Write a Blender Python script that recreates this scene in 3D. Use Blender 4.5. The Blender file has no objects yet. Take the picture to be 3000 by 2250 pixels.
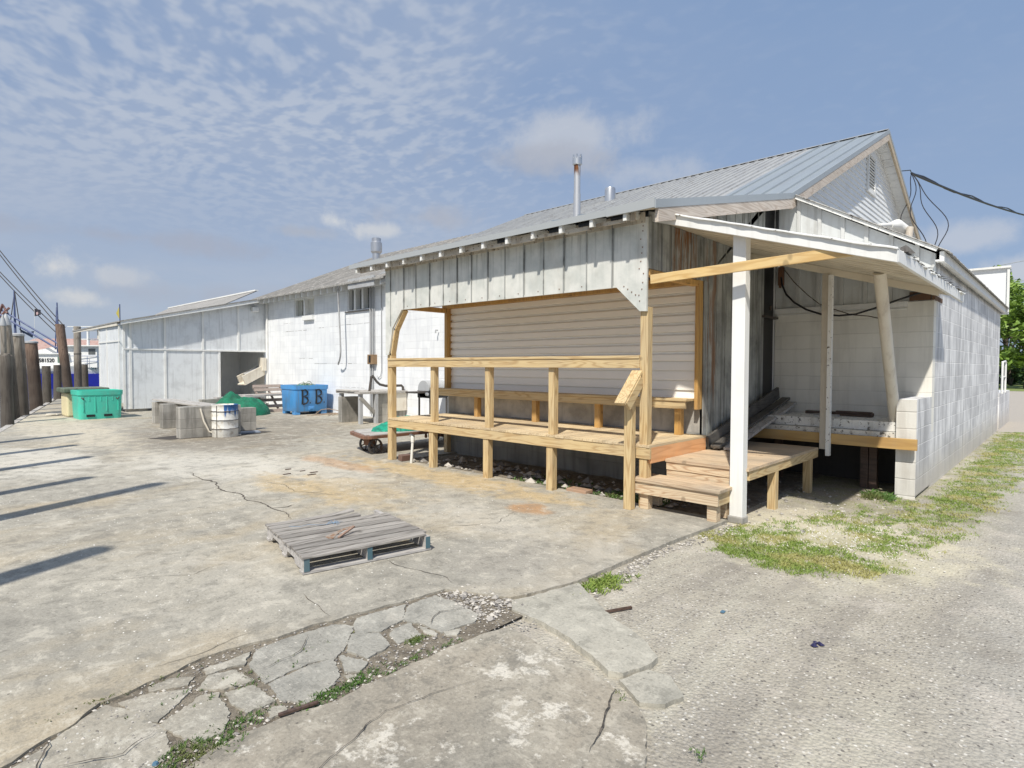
import bpy, bmesh, math, random
from mathutils import Vector, Matrix, noise as mnoise
random.seed(7)
R_ = random.random
def U(a, b): return a + (b - a) * R_()
C = bpy.context.scene.collection

# ------------------------------------------------------------------ camera
cam = bpy.data.cameras.new('camera'); co = bpy.data.objects.new('camera', cam); C.objects.link(co)
rt = Vector((0.72503739, 0.68870077, 0.00346864)); up = Vector((-0.02313101, 0.01931722, 0.9995458)); bk = rt.cross(up)
co.matrix_world = Matrix(((rt.x, up.x, bk.x, 0), (rt.y, up.y, bk.y, 0), (rt.z, up.z, bk.z, 1.55), (0, 0, 0, 1)))
cam.sensor_width = 36; cam.lens = 36 * 1725.936 / 3000; cam.clip_end = 6000; cam.clip_start = 0.05
bpy.context.scene.camera = co

# ------------------------------------------------------------------ light
SUN = Vector((0.44 * 0.616, -0.90 * 0.616, 0.788)).normalized()
sl = bpy.data.lights.new('sun', 'SUN'); sl.energy = 4.1; sl.angle = math.radians(1.3); sl.color = (1.0, 0.945, 0.845)
so = bpy.data.objects.new('sun', sl); C.objects.link(so)
so.rotation_euler = SUN.to_track_quat('Z', 'Y').to_euler(); so.location = SUN * 40
vs = bpy.context.scene.view_settings
vs.view_transform = 'Standard'; vs.look = 'None'; vs.gamma = 1; vs.exposure = 0.25

# ------------------------------------------------------------------ node helper
class NT:
    def __init__(s, tree): s.t = tree; s.n = tree.nodes; s.l = tree.links
    def add(s, typ, **kw):
        nd = s.n.new(typ)
        for k, v in kw.items(): setattr(nd, k, v)
        return nd
    def put(s, sock, v):
        if v is None: return
        if isinstance(v, bpy.types.NodeSocket): s.l.new(v, sock)
        else:
            if isinstance(v, (tuple, list)) and len(v) == 3 and sock.type == 'RGBA': v = (*v, 1)
            sock.default_value = v
    def math(s, op, a, b=0.0, c=None, clamp=False):
        nd = s.add('ShaderNodeMath', operation=op, use_clamp=clamp); s.put(nd.inputs[0], a); s.put(nd.inputs[1], b)
        if c is not None: s.put(nd.inputs[2], c)
        return nd.outputs[0]
    def vmath(s, op, a, b=None):
        nd = s.add('ShaderNodeVectorMath', operation=op); s.put(nd.inputs[0], a)
        if b is not None: s.put(nd.inputs[1], b)
        return nd.outputs['Value'] if op in ('DOT_PRODUCT', 'LENGTH', 'DISTANCE') else nd.outputs[0]
    def pos(s): return s.add('ShaderNodeNewGeometry').outputs['Position']
    def isl(s): return s.add('ShaderNodeNewGeometry').outputs['Random Per Island']
    def obj(s): return s.add('ShaderNodeTexCoord').outputs['Object']
    def mul(s, v, sc): return s.vmath('MULTIPLY', v, sc)
    def noise(s, v, scale, detail=4, rough=0.55, dist=0.0):
        nd = s.add('ShaderNodeTexNoise'); s.put(nd.inputs['Vector'], v); nd.inputs['Scale'].default_value = scale
        nd.inputs['Detail'].default_value = detail; nd.inputs['Roughness'].default_value = rough; nd.inputs['Distortion'].default_value = dist
        return nd.outputs['Fac']
    def voro(s, v, scale, feature='F1', out='Distance', rnd=1.0):
        nd = s.add('ShaderNodeTexVoronoi', feature=feature); s.put(nd.inputs['Vector'], v); nd.inputs['Scale'].default_value = scale
        nd.inputs['Randomness'].default_value = rnd
        return nd.outputs[out]
    def rng(s, v, a, b, c=0.0, d=1.0, smooth=True):
        nd = s.add('ShaderNodeMapRange', interpolation_type='SMOOTHSTEP' if smooth else 'LINEAR'); s.put(nd.inputs[0], v)
        for i, x in enumerate((a, b, c, d)): s.put(nd.inputs[i + 1], x)
        return nd.outputs[0]
    def mix(s, f, a, b, mode='MIX'):
        nd = s.add('ShaderNodeMix', data_type='RGBA', blend_type=mode); s.put(nd.inputs[0], f); s.put(nd.inputs[6], a); s.put(nd.inputs[7], b)
        return nd.outputs[2]
    def sep(s, v):
        nd = s.add('ShaderNodeSeparateXYZ'); s.put(nd.inputs[0], v); return nd.outputs
    def comb(s, x, y, z):
        nd = s.add('ShaderNodeCombineXYZ')
        for i, k in enumerate((x, y, z)): s.put(nd.inputs[i], k)
        return nd.outputs[0]
    def bump(s, h, strength=0.3, dist=0.01, normal=None):
        nd = s.add('ShaderNodeBump'); s.put(nd.inputs['Height'], h); nd.inputs['Strength'].default_value = strength
        nd.inputs['Distance'].default_value = dist
        if normal is not None: s.put(nd.inputs['Normal'], normal)
        return nd.outputs[0]

def material(name, fn):
    m = bpy.data.materials.new(name); m.use_nodes = True; t = NT(m.node_tree)
    b = t.n['Principled BSDF']; r = fn(t)
    col, rough = r[0], r[1]; nrm = r[2] if len(r) > 2 else None; metal = r[3] if len(r) > 3 else 0.0
    t.put(b.inputs['Base Color'], col); t.put(b.inputs['Roughness'], rough); t.put(b.inputs['Metallic'], metal)
    if nrm is not None: t.put(b.inputs['Normal'], nrm)
    if len(r) > 4:
        for k, v in r[4].items(): t.put(b.inputs[k], v)
    return m

# ------------------------------------------------------------------ world
w = bpy.data.worlds.new('World'); bpy.context.scene.world = w; w.use_nodes = True
def build_world():
    t = NT(w.node_tree); bg = t.n['Background']
    sky = t.add('ShaderNodeTexSky', sky_type='NISHITA'); sky.sun_disc = False
    sky.sun_elevation = math.radians(52); sky.sun_rotation = math.atan2(SUN.x, SUN.y)
    sky.air_density = 1.0; sky.dust_density = 1.2; sky.ozone_density = 1.6
    d = t.add('ShaderNodeTexCoord').outputs['Generated']
    x, y, z = t.sep(d)
    zz = t.math('ADD', t.math('MAXIMUM', z, 0.0), 0.10)
    pl = t.comb(t.math('DIVIDE', x, zz), t.math('DIVIDE', y, zz), 0.0)
    # hazy pale air, deeper towards the right of the view and the zenith
    hz = t.rng(z, 0.0, 0.60)
    side = t.rng(t.vmath('DOT_PRODUCT', d, (0.725, 0.689, 0.0)), -0.3, 0.8)
    tint = t.mix(hz, (4.4, 5.15, 6.6), (2.7, 3.95, 6.35))
    tint = t.mix(t.math('MULTIPLY', side, 0.55), tint, (2.6, 4.05, 6.6))
    base = t.mix(0.80, sky.outputs[0], tint)
    # altocumulus: dappled sheet, thick at the left, thinning to the right
    wob = t.noise(pl, 0.9, 2)
    pw = t.vmath('ADD', pl, t.comb(t.math('MULTIPLY', wob, 0.5), t.math('MULTIPLY', wob, -0.4), 0))
    n1 = t.noise(t.mul(pw, (1.0, 1.15, 1)), 14.0, 2, 0.5)
    n2 = t.noise(pw, 2.1, 4, 0.6); n3 = t.noise(pl, 21.0, 3, 0.6)
    f = t.math('ADD', t.math('MULTIPLY', n1, 0.70), t.math('ADD', t.math('MULTIPLY', n2, 0.36), t.math('MULTIPLY', n3, 0.10)))
    left = t.rng(t.vmath('DOT_PRODUCT', d, (-0.725, -0.689, 0.0)), -0.42, 0.55)
    thr = t.math('SUBTRACT', 0.565, t.math('MULTIPLY', left, 0.09))
    alto = t.rng(f, thr, t.math('ADD', thr, 0.21))
    alto = t.math('MULTIPLY', alto, t.rng(z, 0.14, 0.36, 0.0, 1.0))
    alto = t.math('MULTIPLY', alto, t.rng(left, 0.0, 0.8, 0.05, 0.56))
    veil = t.math('MULTIPLY', t.rng(t.noise(pl, 0.8, 5, 0.6), 0.35, 0.75), t.rng(left, 0.0, 0.5, 0.12, 0.42))
    base = t.mix(veil, base, (5.1, 5.6, 6.55))
    base = t.mix(alto, base, (5.8, 6.3, 7.15))
    # low grey streaks and puffs
    def puff(base, u, v, a, b, col, dens, sc):
        dr = rt * (u - 1500) + up * (1125 - v) - bk * 1726.0; dr.normalize()
        hx = Vector((dr.y, -dr.x, 0)).normalized(); hy = hx.cross(dr)
        dx = t.math('DIVIDE', t.vmath('DOT_PRODUCT', d, tuple(hx)), a); dy = t.math('DIVIDE', t.vmath('DOT_PRODUCT', t.vmath('SUBTRACT', d, tuple(dr)), tuple(hy)), b)
        rr = t.math('SQRT', t.math('ADD', t.math('MULTIPLY', dx, dx), t.math('MULTIPLY', dy, dy)))
        nn = t.noise(d, sc, 6, 0.62); n0 = t.noise(d, sc * 0.32, 2, 0.5)
        q = t.math('ADD', t.math('SUBTRACT', 1.0, rr), t.math('ADD', t.math('MULTIPLY', t.math('SUBTRACT', nn, 0.5), 2.4), t.math('MULTIPLY', t.math('SUBTRACT', n0, 0.5), 1.6)))
        m = t.math('MULTIPLY', t.rng(q, 0.05, 0.95), min(0.95, dens * 1.4))
        m = t.math('MULTIPLY', m, t.rng(t.vmath('DOT_PRODUCT', d, tuple(dr)), 0.9, 0.93))
        return t.mix(m, base, col)
    for (u, v, a, b, col, dens, sc) in [
        (700, 870, .30, .035, (4.4, 4.8, 5.7), .5, 9), (350, 690, .26, .022, (4.1, 4.4, 5.3), .45, 11), (1250, 640, .12, .03, (4.5, 4.8, 5.6), .55, 13),
        (980, 650, .055, .030, (7.0, 7.2, 7.4), .62, 17), (1090, 675, .075, .018, (6.6, 6.8, 7.1), .55, 17), (900, 680, .07, .014, (4.6, 4.9, 5.6), .5, 15),
        (1660, 400, .15, .055, (6.0, 6.3, 6.9), .5, 10), (1600, 470, .17, .030, (4.3, 4.6, 5.4), .5, 10), (1880, 500, .12, .05, (6.0, 6.3, 6.9), .35, 12),
        (150, 780, .055, .032, (7.0, 7.1, 7.2), .62, 18), (210, 868, .05, .020, (6.9, 7.0, 7.1), .55, 20), (350, 810, .06, .018, (6.0, 6.3, 6.8), .45, 18),
        (2840, 700, .10, .026, (5.8, 6.2, 7.0), .5, 12), (2960, 800, .07, .035, (6.2, 6.5, 7.1), .55, 14)]:
        base = puff(base, u, v, a, b, col, dens, sc)
    t.put(bg.inputs['Color'], base); bg.inputs['Strength'].default_value = 0.080
build_world()

# ------------------------------------------------------------------ mesh builder
class MB:
    def __init__(s): s.v = []; s.f = []
    def add(s, vs_, fs):
        o = len(s.v); s.v += [tuple(p) for p in vs_]; s.f += [tuple(i + o for i in f) for f in fs]; return s
    def box(s, x0, y0, z0, x1, y1, z1):
        return s.add([(x0, y0, z0), (x1, y0, z0), (x1, y1, z0), (x0, y1, z0), (x0, y0, z1), (x1, y0, z1), (x1, y1, z1), (x0, y1, z1)],
                     [(0, 3, 2, 1), (4, 5, 6, 7), (0, 1, 5, 4), (1, 2, 6, 5), (2, 3, 7, 6), (3, 0, 4, 7)])
    def bar(s, p, q, w_, h_, upv=(0, 0, 1)):
        p, q = Vector(p), Vector(q); a = (q - p).normalized(); u = Vector(upv); sd = a.cross(u).normalized(); u = sd.cross(a)
        c = []
        for e in (p, q):
            for i, j in ((-1, -1), (1, -1), (1, 1), (-1, 1)): c.append(e + sd * w_ / 2 * i + u * h_ / 2 * j)
        return s.add(c, [(3, 2, 1, 0), (4, 5, 6, 7), (0, 1, 5, 4), (1, 2, 6, 5), (2, 3, 7, 6), (3, 0, 4, 7)])
    def tube(s, pts, r, n=8, cap=True):
        pts = [Vector(p) for p in pts]; rs = r if isinstance(r, (list, tuple)) else [r] * len(pts); o = []; ref = None
        for i, p in enumerate(pts):
            a = (pts[min(i + 1, len(pts) - 1)] - pts[max(i - 1, 0)]).normalized()
            if ref is None: ref = a.orthogonal().normalized()
            e1 = (ref - a * ref.dot(a)).normalized(); ref = e1; e2 = a.cross(e1)
            for k in range(n):
                t = 2 * math.pi * k / n; o.append(p + (e1 * math.cos(t) + e2 * math.sin(t)) * rs[i])
        f = [(i * n + k, i * n + (k + 1) % n, (i + 1) * n + (k + 1) % n, (i + 1) * n + k) for i in range(len(pts) - 1) for k in range(n)]
        if cap: f += [tuple(range(n - 1, -1, -1)), tuple(range((len(pts) - 1) * n, len(pts) * n))]
        return s.add(o, f)
    def prism(s, pts, vec):
        """outline of 3D points extruded by vec"""
        n = len(pts); v = Vector(vec); pts = [Vector(p) for p in pts]
        nn = Vector((0, 0, 0))
        for i in range(n): nn += (pts[i] - pts[0]).cross(pts[(i + 1) % n] - pts[0])
        if nn.dot(v) > 0: pts = pts[::-1]
        return s.add(pts + [p + v for p in pts], [tuple(range(n)), tuple(range(2 * n - 1, n - 1, -1))] + [(i, i + n, (i + 1) % n + n, (i + 1) % n) for i in range(n)])
    def grid(s, fn, nu, nv, thick=None):
        o = [fn(i / nu, j / nv) for i in range(nu + 1) for j in range(nv + 1)]
        return s.add(o, [(i * (nv + 1) + j, (i + 1) * (nv + 1) + j, (i + 1) * (nv + 1) + j + 1, i * (nv + 1) + j + 1) for i in range(nu) for j in range(nv)])
    def lathe(s, c, prof, n=20):
        c = Vector(c); o = []
        for r, z in prof:
            for k in range(n): t = 2 * math.pi * k / n; o.append(c + Vector((r * math.cos(t), r * math.sin(t), z)))
        m = len(prof)
        f = [(i * n + k, i * n + (k + 1) % n, (i + 1) * n + (k + 1) % n, (i + 1) * n + k) for i in range(m - 1) for k in range(n)]
        f += [tuple(range(n - 1, -1, -1)), tuple(range((m - 1) * n, m * n))]
        return s.add(o, f)

def root_of(o):
    while o.parent: o = o.parent
    return o
def thing(name, label, cat, loc=(0, 0, 0), rz=0, group=None):
    o = bpy.data.objects.new(name, None); o.empty_display_size = 0.2; C.objects.link(o); o.location = loc; o.rotation_euler = (0, 0, rz)
    o['label'] = label; o['category'] = cat
    if group: o['group'] = group
    return o
def make(name, mb, mat, origin=(0, 0, 0), bevel=0, smooth=False):
    me = bpy.data.meshes.new(name); ox, oy, oz = origin
    me.from_pydata([(x - ox, y - oy, z - oz) for x, y, z in mb.v], [], mb.f); me.validate(); me.update()
    o = bpy.data.objects.new(name, me); C.objects.link(o)
    for m in (mat if isinstance(mat, (list, tuple)) else [mat]): me.materials.append(m)
    if smooth:
        me.polygons.foreach_set('use_smooth', [True] * len(me.polygons))
        md = o.modifiers.new('wn', 'EDGE_SPLIT'); md.split_angle = math.radians(38)
    if bevel:
        b = o.modifiers.new('bevel', 'BEVEL'); b.width = bevel; b.segments = 2; b.limit_method = 'ANGLE'; b.angle_limit = math.radians(35)
    return o
def part(name, mb, mat, parent, bevel=0, smooth=False, local=False, label=None):
    r = root_of(parent); o = make(name, mb, mat, (0, 0, 0) if local else tuple(r.location), bevel, smooth); o.parent = parent
    if label: o['label'] = label
    return o
def solo(name, mb, mat, label, cat, origin, group=None, bevel=0, smooth=False):
    o = make(name, mb, mat, origin, bevel, smooth); o.location = origin; o['label'] = label; o['category'] = cat
    if group: o['group'] = group
    return o
def struct(name, mb, mat, kind='structure', **k):
    o = make(name, mb, mat, **k); o['kind'] = kind; return o

# ------------------------------------------------------------------ materials
def wood(name, axis, light, dark, gloss=0.7, weather=0.18, ring=11.0, vary=0.30):
    def fn(t):
        p = t.pos(); isl = t.isl()
        off = t.math('MULTIPLY', isl, 37.0)
        sc = [7.0, 7.0, 7.0]; sc['xyz'.index(axis)] = 0.55
        v = t.vmath('ADD', t.mul(p, tuple(sc)), t.comb(off, off, off))
        n = t.noise(v, 1.0, 2, 0.5)
        g = t.math('PINGPONG', t.math('MULTIPLY', n, ring), 0.5)
        line = t.rng(g, 0.0, 0.30, 1.0, 0.0)
        sf = [90.0, 90.0, 90.0]; sf['xyz'.index(axis)] = 3.0
        fine = t.noise(t.mul(p, tuple(sf)), 1.0, 4, 0.6)
        c = t.mix(t.math('MULTIPLY', line, 0.80), light, dark)
        c = t.mix(t.math('MULTIPLY', t.rng(fine, 0.4, 0.7), 0.35), c, dark)
        kn = t.voro(t.vmath('ADD', t.mul(p, tuple(x * 0.28 if x > 1 else 3.0 for x in sc)), t.comb(off, 0, off)), 1.0)
        c = t.mix(t.rng(kn, 0.05, 0.11, 0.75, 0.0), c, tuple(x * 0.35 for x in dark))
        c = t.mix(vary, c, t.mix(t.rng(isl, 0, 1, 0, 1, False), tuple(x * 0.55 for x in light), tuple(min(1, x * 1.5) for x in light)))
        if name.endswith('piling_wood'): c = t.mix(t.math('MULTIPLY', t.rng(t.math('ADD', t.sep(p)[2], t.math('MULTIPLY', t.noise(p, 3.0, 4), 1.0)), 1.7, 2.9, 1.0, 0.0), 0.80), c, (0.045, 0.036, 0.03))
        if weather: c = t.mix(t.math('MULTIPLY', t.rng(t.noise(p, 2.5, 5, 0.6), 0.35, 0.7), weather), c, (0.30, 0.28, 0.25))
        return c, gloss, t.bump(t.math('ADD', fine, t.math('MULTIPLY', g, 0.7)), 0.25, 0.002)
    return material(name, fn)
PINE = ((0.68, 0.52, 0.28), (0.37, 0.21, 0.08))
PINEX = wood('pine_grain_x', 'x', *PINE, ring=13); PINEY = wood('pine_grain_y', 'y', *PINE); PINEZ = wood('pine_grain_z', 'z', *PINE, ring=12)
FRESHX = wood('fresh_pine_x', 'x', (0.80, 0.56, 0.25), (0.56, 0.31, 0.09), 0.6, ring=6)
ORANGEY = wood('orange_pine_y', 'y', (0.86, 0.44, 0.21), (0.62, 0.25, 0.09), 0.6, ring=5)
TRIMZ = wood('amber_trim_z', 'z', (0.58, 0.34, 0.10), (0.36, 0.18, 0.05), ring=7)
DECKY = wood('deck_board_y', 'y', (0.68, 0.54, 0.34), (0.42, 0.28, 0.14), 0.8, 0.30)
DECKX = wood('tread_board_x', 'x', (0.60, 0.47, 0.32), (0.32, 0.20, 0.12), 0.8, 0.35)
STEPX = wood('step_face_x', 'x', (0.72, 0.58, 0.40), (0.38, 0.19, 0.09), 0.75, 0.12, ring=15)
GREYX = wood('grey_board_x', 'x', (0.50, 0.48, 0.45), (0.24, 0.21, 0.19), 0.9, 0.3)
GREYY = wood('grey_board_y', 'y', (0.50, 0.48, 0.46), (0.22, 0.20, 0.19), 0.9, 0.3, vary=0.3)
PINKY = wood('weathered_rake_y', 'y', (0.60, 0.53, 0.46), (0.33, 0.25, 0.19), 0.85, 0.2, ring=12)
DARKY = wood('tarred_board_y', 'y', (0.085, 0.08, 0.075), (0.02, 0.018, 0.016), 0.6, 0.25)
DARKX = wood('tarred_board_x', 'x', (0.10, 0.06, 0.045), (0.025, 0.015, 0.01), 0.6, 0.1)
PILE = wood('piling_wood', 'z', (0.33, 0.295, 0.25), (0.09, 0.07, 0.055), 0.95, 0.08, ring=7)
PILEBR = wood('rusty_piling_wood', 'z', (0.22, 0.15, 0.11), (0.07, 0.035, 0.025), 0.95, 0.08, ring=7)
PALLET = wood('lean_pallet_wood', 'x', (0.38, 0.31, 0.27), (0.2, 0.15, 0.13), 0.9, 0.3)

def paint(name, col, dirt=(0.35, 0.34, 0.30), amt=0.3, rough=0.55, streak=True, peel=0.0, scale=3.0):
    def fn(t):
        p = t.pos(); n = t.noise(p, scale, 6, 0.62)
        c = t.mix(t.math('MULTIPLY', t.rng(n, 0.45, 0.75), amt), col, dirt)
        if streak:
            s = t.noise(t.mul(p, (14, 14, 0.9)), 1.0, 4, 0.6)
            c = t.mix(t.math('MULTIPLY', t.rng(s, 0.50, 0.72), amt), c, dirt)
        if peel:
            q = t.noise(p, 22.0, 5, 0.7); c = t.mix(t.rng(q, 0.66 - peel * 0.1, 0.70 - peel * 0.1), c, tuple(x * 0.45 for x in dirt))
        return c, rough, t.bump(t.noise(p, 60, 4), 0.15, 0.004)
    return material(name, fn)
WHITE = paint('white_paint', (0.80, 0.80, 0.78), amt=0.18)
WHITEPEEL = paint('peeling_white_paint', (0.80, 0.80, 0.77), (0.30, 0.27, 0.23), 0.30, peel=0.6)
CREAM = paint('cream_paint', (0.76, 0.71, 0.61), (0.42, 0.34, 0.26), 0.35)
SOFFIT = paint('soffit_paint', (0.74, 0.67, 0.54), (0.38, 0.31, 0.22), 0.5, streak=False)
PANELW = paint('shed_panel_white', (0.74, 0.765, 0.785), (0.44, 0.45, 0.46), 0.45, 0.5)
BEIGE = paint('beige_panel', (0.50, 0.47, 0.40), (0.30, 0.27, 0.22), 0.4, 0.6)
VINYL = paint('vinyl_siding_white', (0.92, 0.89, 0.83), (0.6, 0.57, 0.52), 0.10, 0.38, streak=False)
CLAP = paint('clapboard_white', (0.81, 0.82, 0.82), (0.45, 0.45, 0.44), 0.22, 0.5)
BLACKP = paint('black_paint', (0.012, 0.013, 0.014), (0.03, 0.03, 0.03), 0.3, 0.5)
BLACKRUB = paint('black_cable', (0.015, 0.014, 0.018), (0.03, 0.03, 0.03), 0.2, 0.45, streak=False)
GREYM = paint('grey_metal', (0.42, 0.43, 0.44), (0.25, 0.22, 0.2), 0.35, 0.45)
DARKM = paint('dark_metal', (0.07, 0.065, 0.06), (0.13, 0.07, 0.04), 0.5, 0.6)
RUSTM = paint('rusty_metal', (0.20, 0.10, 0.055), (0.07, 0.035, 0.02), 0.6, 0.85)
PVC = paint('pvc_white', (0.72, 0.71, 0.66), (0.5, 0.48, 0.4), 0.2, 0.4)
GLASS = paint('dull_window', (0.10, 0.11, 0.11), (0.2, 0.2, 0.19), 0.5, 0.15)
CURT = paint('boarded_pane', (0.42, 0.42, 0.37), (0.25, 0.24, 0.18), 0.5, 0.35)
TEAL = paint('teal_plastic', (0.07, 0.56, 0.42), (0.16, 0.38, 0.30), 0.55, 0.42, streak=False)
BLUEP = paint('blue_plastic', (0.075, 0.31, 0.68), (0.12, 0.22, 0.38), 0.7, 0.45)
HULLW = paint('hull_white', (0.78, 0.78, 0.76), (0.4, 0.36, 0.3), 0.2, 0.4)
HULLB = paint('hull_blue', (0.012, 0.02, 0.32), (0.02, 0.02, 0.12), 0.3, 0.35)
YELP = paint('pale_yellow_plastic', (0.74, 0.66, 0.42), (0.5, 0.4, 0.25), 0.3)
REDROOF = paint('rusty_roof', (0.45, 0.32, 0.28), (0.3, 0.1, 0.06), 0.7, 0.7)
SHELL = paint('white_shell', (0.75, 0.73, 0.68), (0.5, 0.48, 0.42), 0.4)
PURPLE = paint('purple_cloth', (0.02, 0.018, 0.07), (0.02, 0.02, 0.06), 0.4)
BLUELITTER = paint('blue_litter', (0.08, 0.17, 0.25), (0.1, 0.2, 0.3), 0.4)

def block_mat(name, horiz, col, mortar, dirt, amt, bumpy=0.6, low=None, hide=0.5, msize=0.008, vert=0.14):
    """cinder block wall; horiz = 'x' or 'y' is the axis the courses run along"""
    def fn(t):
        p = t.pos(); x, y, z = t.sep(p)
        h = x if horiz == 'x' else y
        wob = t.math('MULTIPLY', t.math('SUBTRACT', t.noise(p, 2.2, 3), 0.5), 0.02)
        v = t.comb(h, t.math('ADD', z, wob), 0.0)
        br = t.add('ShaderNodeTexBrick'); t.put(br.inputs['Vector'], v); br.inputs['Scale'].default_value = 1.0
        br.inputs['Brick Width'].default_value = 0.406; br.inputs['Row Height'].default_value = 0.203; br.inputs['Mortar Size'].default_value = msize
        br.inputs['Mortar Smooth'].default_value = 0.4; br.inputs['Bias'].default_value = 0
        m = br.outputs['Fac']
        row = t.math('FRACT', t.math('DIVIDE', t.math('ADD', z, wob), 0.203))
        bed = t.rng(t.math('ABSOLUTE', t.math('SUBTRACT', row, 0.5)), 0.465, 0.5)
        msk = t.rng(t.noise(t.mul(p, (0.8, 0.8, 2.5)), 1.6, 4, 0.6), hide - 0.12, hide + 0.1)
        mm = t.math('MULTIPLY', t.math('MAXIMUM', t.math('MULTIPLY', m, vert), bed), t.math('ADD', t.math('MULTIPLY', msk, 0.8), 0.2))
        n = t.noise(p, 1.6, 6, 0.62)
        st = t.noise(t.mul(p, (7, 7, 0.8)), 1.0, 5, 0.6)
        c = t.mix(t.math('MULTIPLY', t.rng(n, 0.40, 0.72), amt), col, dirt)
        c = t.mix(t.math('MULTIPLY', t.rng(st, 0.45, 0.66), amt * 1.1), c, dirt)
        per = t.noise(t.comb(t.math('FLOOR', t.math('DIVIDE', h, 0.406)), t.math('FLOOR', t.math('DIVIDE', z, 0.203)), 3.3), 3.1, 0)
        c = t.mix(t.math('MULTIPLY', t.rng(per, 0.42, 0.62), amt * 0.35), c, tuple(k * 0.7 for k in dirt))
        c = t.mix(t.math('MULTIPLY', mm, 0.55), c, mortar)
        if low: c = t.mix(t.math('MULTIPLY', t.rng(t.math('ADD', z, t.math('MULTIPLY', n, 0.5)), 0.25, 0.85, 1.0, 0.0), 0.75), c, low)
        hgt = t.math('ADD', t.math('MULTIPLY', mm, -1.0), t.math('ADD', t.math('MULTIPLY', t.noise(p, 55, 5, 0.7), 0.35), t.math('MULTIPLY', t.noise(p, 9, 3), 0.35)))
        return c, 0.75, t.bump(hgt, bumpy, 0.010)
    return material(name, fn)
BLKX = block_mat('white_block_x', 'x', (0.82, 0.835, 0.85), (0.46, 0.47, 0.50), (0.60, 0.62, 0.66), 0.35, 0.45, hide=0.52)
BLKRX = block_mat('recess_block_x', 'x', (0.85, 0.83, 0.76), (0.46, 0.45, 0.40), (0.58, 0.56, 0.50), 0.3, 0.35, hide=0.45)
BLKY = block_mat('weathered_block_y', 'y', (0.84, 0.84, 0.84), (0.97, 0.97, 0.96), (0.42, 0.42, 0.43), 0.75, 0.5, low=(0.55, 0.50, 0.43), hide=0.35, vert=0.08)
FNDX = block_mat('bare_block_x', 'x', (0.34, 0.34, 0.32), (0.22, 0.22, 0.21), (0.18, 0.18, 0.17), 0.7, 0.5)
FNDY = block_mat('bare_block_y', 'y', (0.44, 0.42, 0.38), (0.22, 0.21, 0.19), (0.20, 0.19, 0.17), 0.75, 0.6, msize=0.012)

def fnd_smooth(t):
    p = t.pos(); n = t.noise(p, 2.5, 6, 0.6); s = t.noise(t.mul(p, (6, 6, 1)), 1, 4)
    c = t.mix(t.rng(n, 0.35, 0.7), (0.50, 0.48, 0.44), (0.26, 0.25, 0.23)); c = t.mix(t.math('MULTIPLY', t.rng(s, 0.5, 0.7), 0.5), c, (0.18, 0.17, 0.16))
    return c, 0.85, t.bump(t.noise(p, 30, 5), 0.3, 0.006)
RENDERC = material('rendered_footing', fnd_smooth)

def metal_panel(t):
    p = t.pos(); x, y, z = t.sep(p)
    n = t.noise(p, 3.0, 6, 0.65); s = t.noise(t.mul(p, (16, 16, 0.7)), 1.0, 5, 0.62); bl = t.noise(t.mul(p, (3, 3, 1.2)), 1.0, 4)
    c = t.mix(t.rng(n, 0.35, 0.7), (0.70, 0.70, 0.66), (0.52, 0.54, 0.51))
    c = t.mix(t.math('MULTIPLY', t.rng(s, 0.50, 0.68), t.rng(z, 2.5, 3.1, 0.10, 0.60)), c, (0.28, 0.29, 0.27))
    c = t.mix(t.math('MULTIPLY', t.rng(bl, 0.5, 0.7), 0.4), c, (0.40, 0.38, 0.33))
    return c, 0.6, t.bump(t.math('ADD', s, n), 0.2, 0.006)
MPANEL = material('weathered_metal_panel', metal_panel)
def side_panel(t):
    p = t.pos(); x, y, z = t.sep(p)
    n = t.noise(p, 3.0, 6, 0.65); s = t.noise(t.mul(p, (12, 12, 0.5)), 1.0, 5, 0.62)
    c = t.mix(t.rng(n, 0.35, 0.7), (0.42, 0.43, 0.41), (0.24, 0.25, 0.24))
    c = t.mix(t.math('MULTIPLY', t.rng(s, 0.45, 0.62), 0.75), c, (0.12, 0.12, 0.11))
    rz = t.math('MULTIPLY', t.rng(t.math('ABSOLUTE', t.math('SUBTRACT', y, 6.48)), 0.22, 0.36, 1.0, 0.0), t.rng(z, 2.4, 2.6))
    rz2 = t.math('MULTIPLY', t.rng(t.math('ABSOLUTE', t.math('SUBTRACT', y, 7.22)), 0.10, 0.24, 1.0, 0.0), t.rng(z, 0.9, 1.4))
    rn = t.noise(t.mul(p, (9, 9, 1.3)), 1.0, 6, 0.7)
    rr = t.math('MULTIPLY', t.math('ADD', rz, t.math('MULTIPLY', rz2, 0.7)), t.rng(rn, 0.42, 0.58))
    c = t.mix(rr, c, (0.22, 0.095, 0.03))
    return c, 0.75, t.bump(t.math('ADD', s, rn), 0.35, 0.006)
SPANEL = material('stained_side_panel', side_panel)

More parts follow.
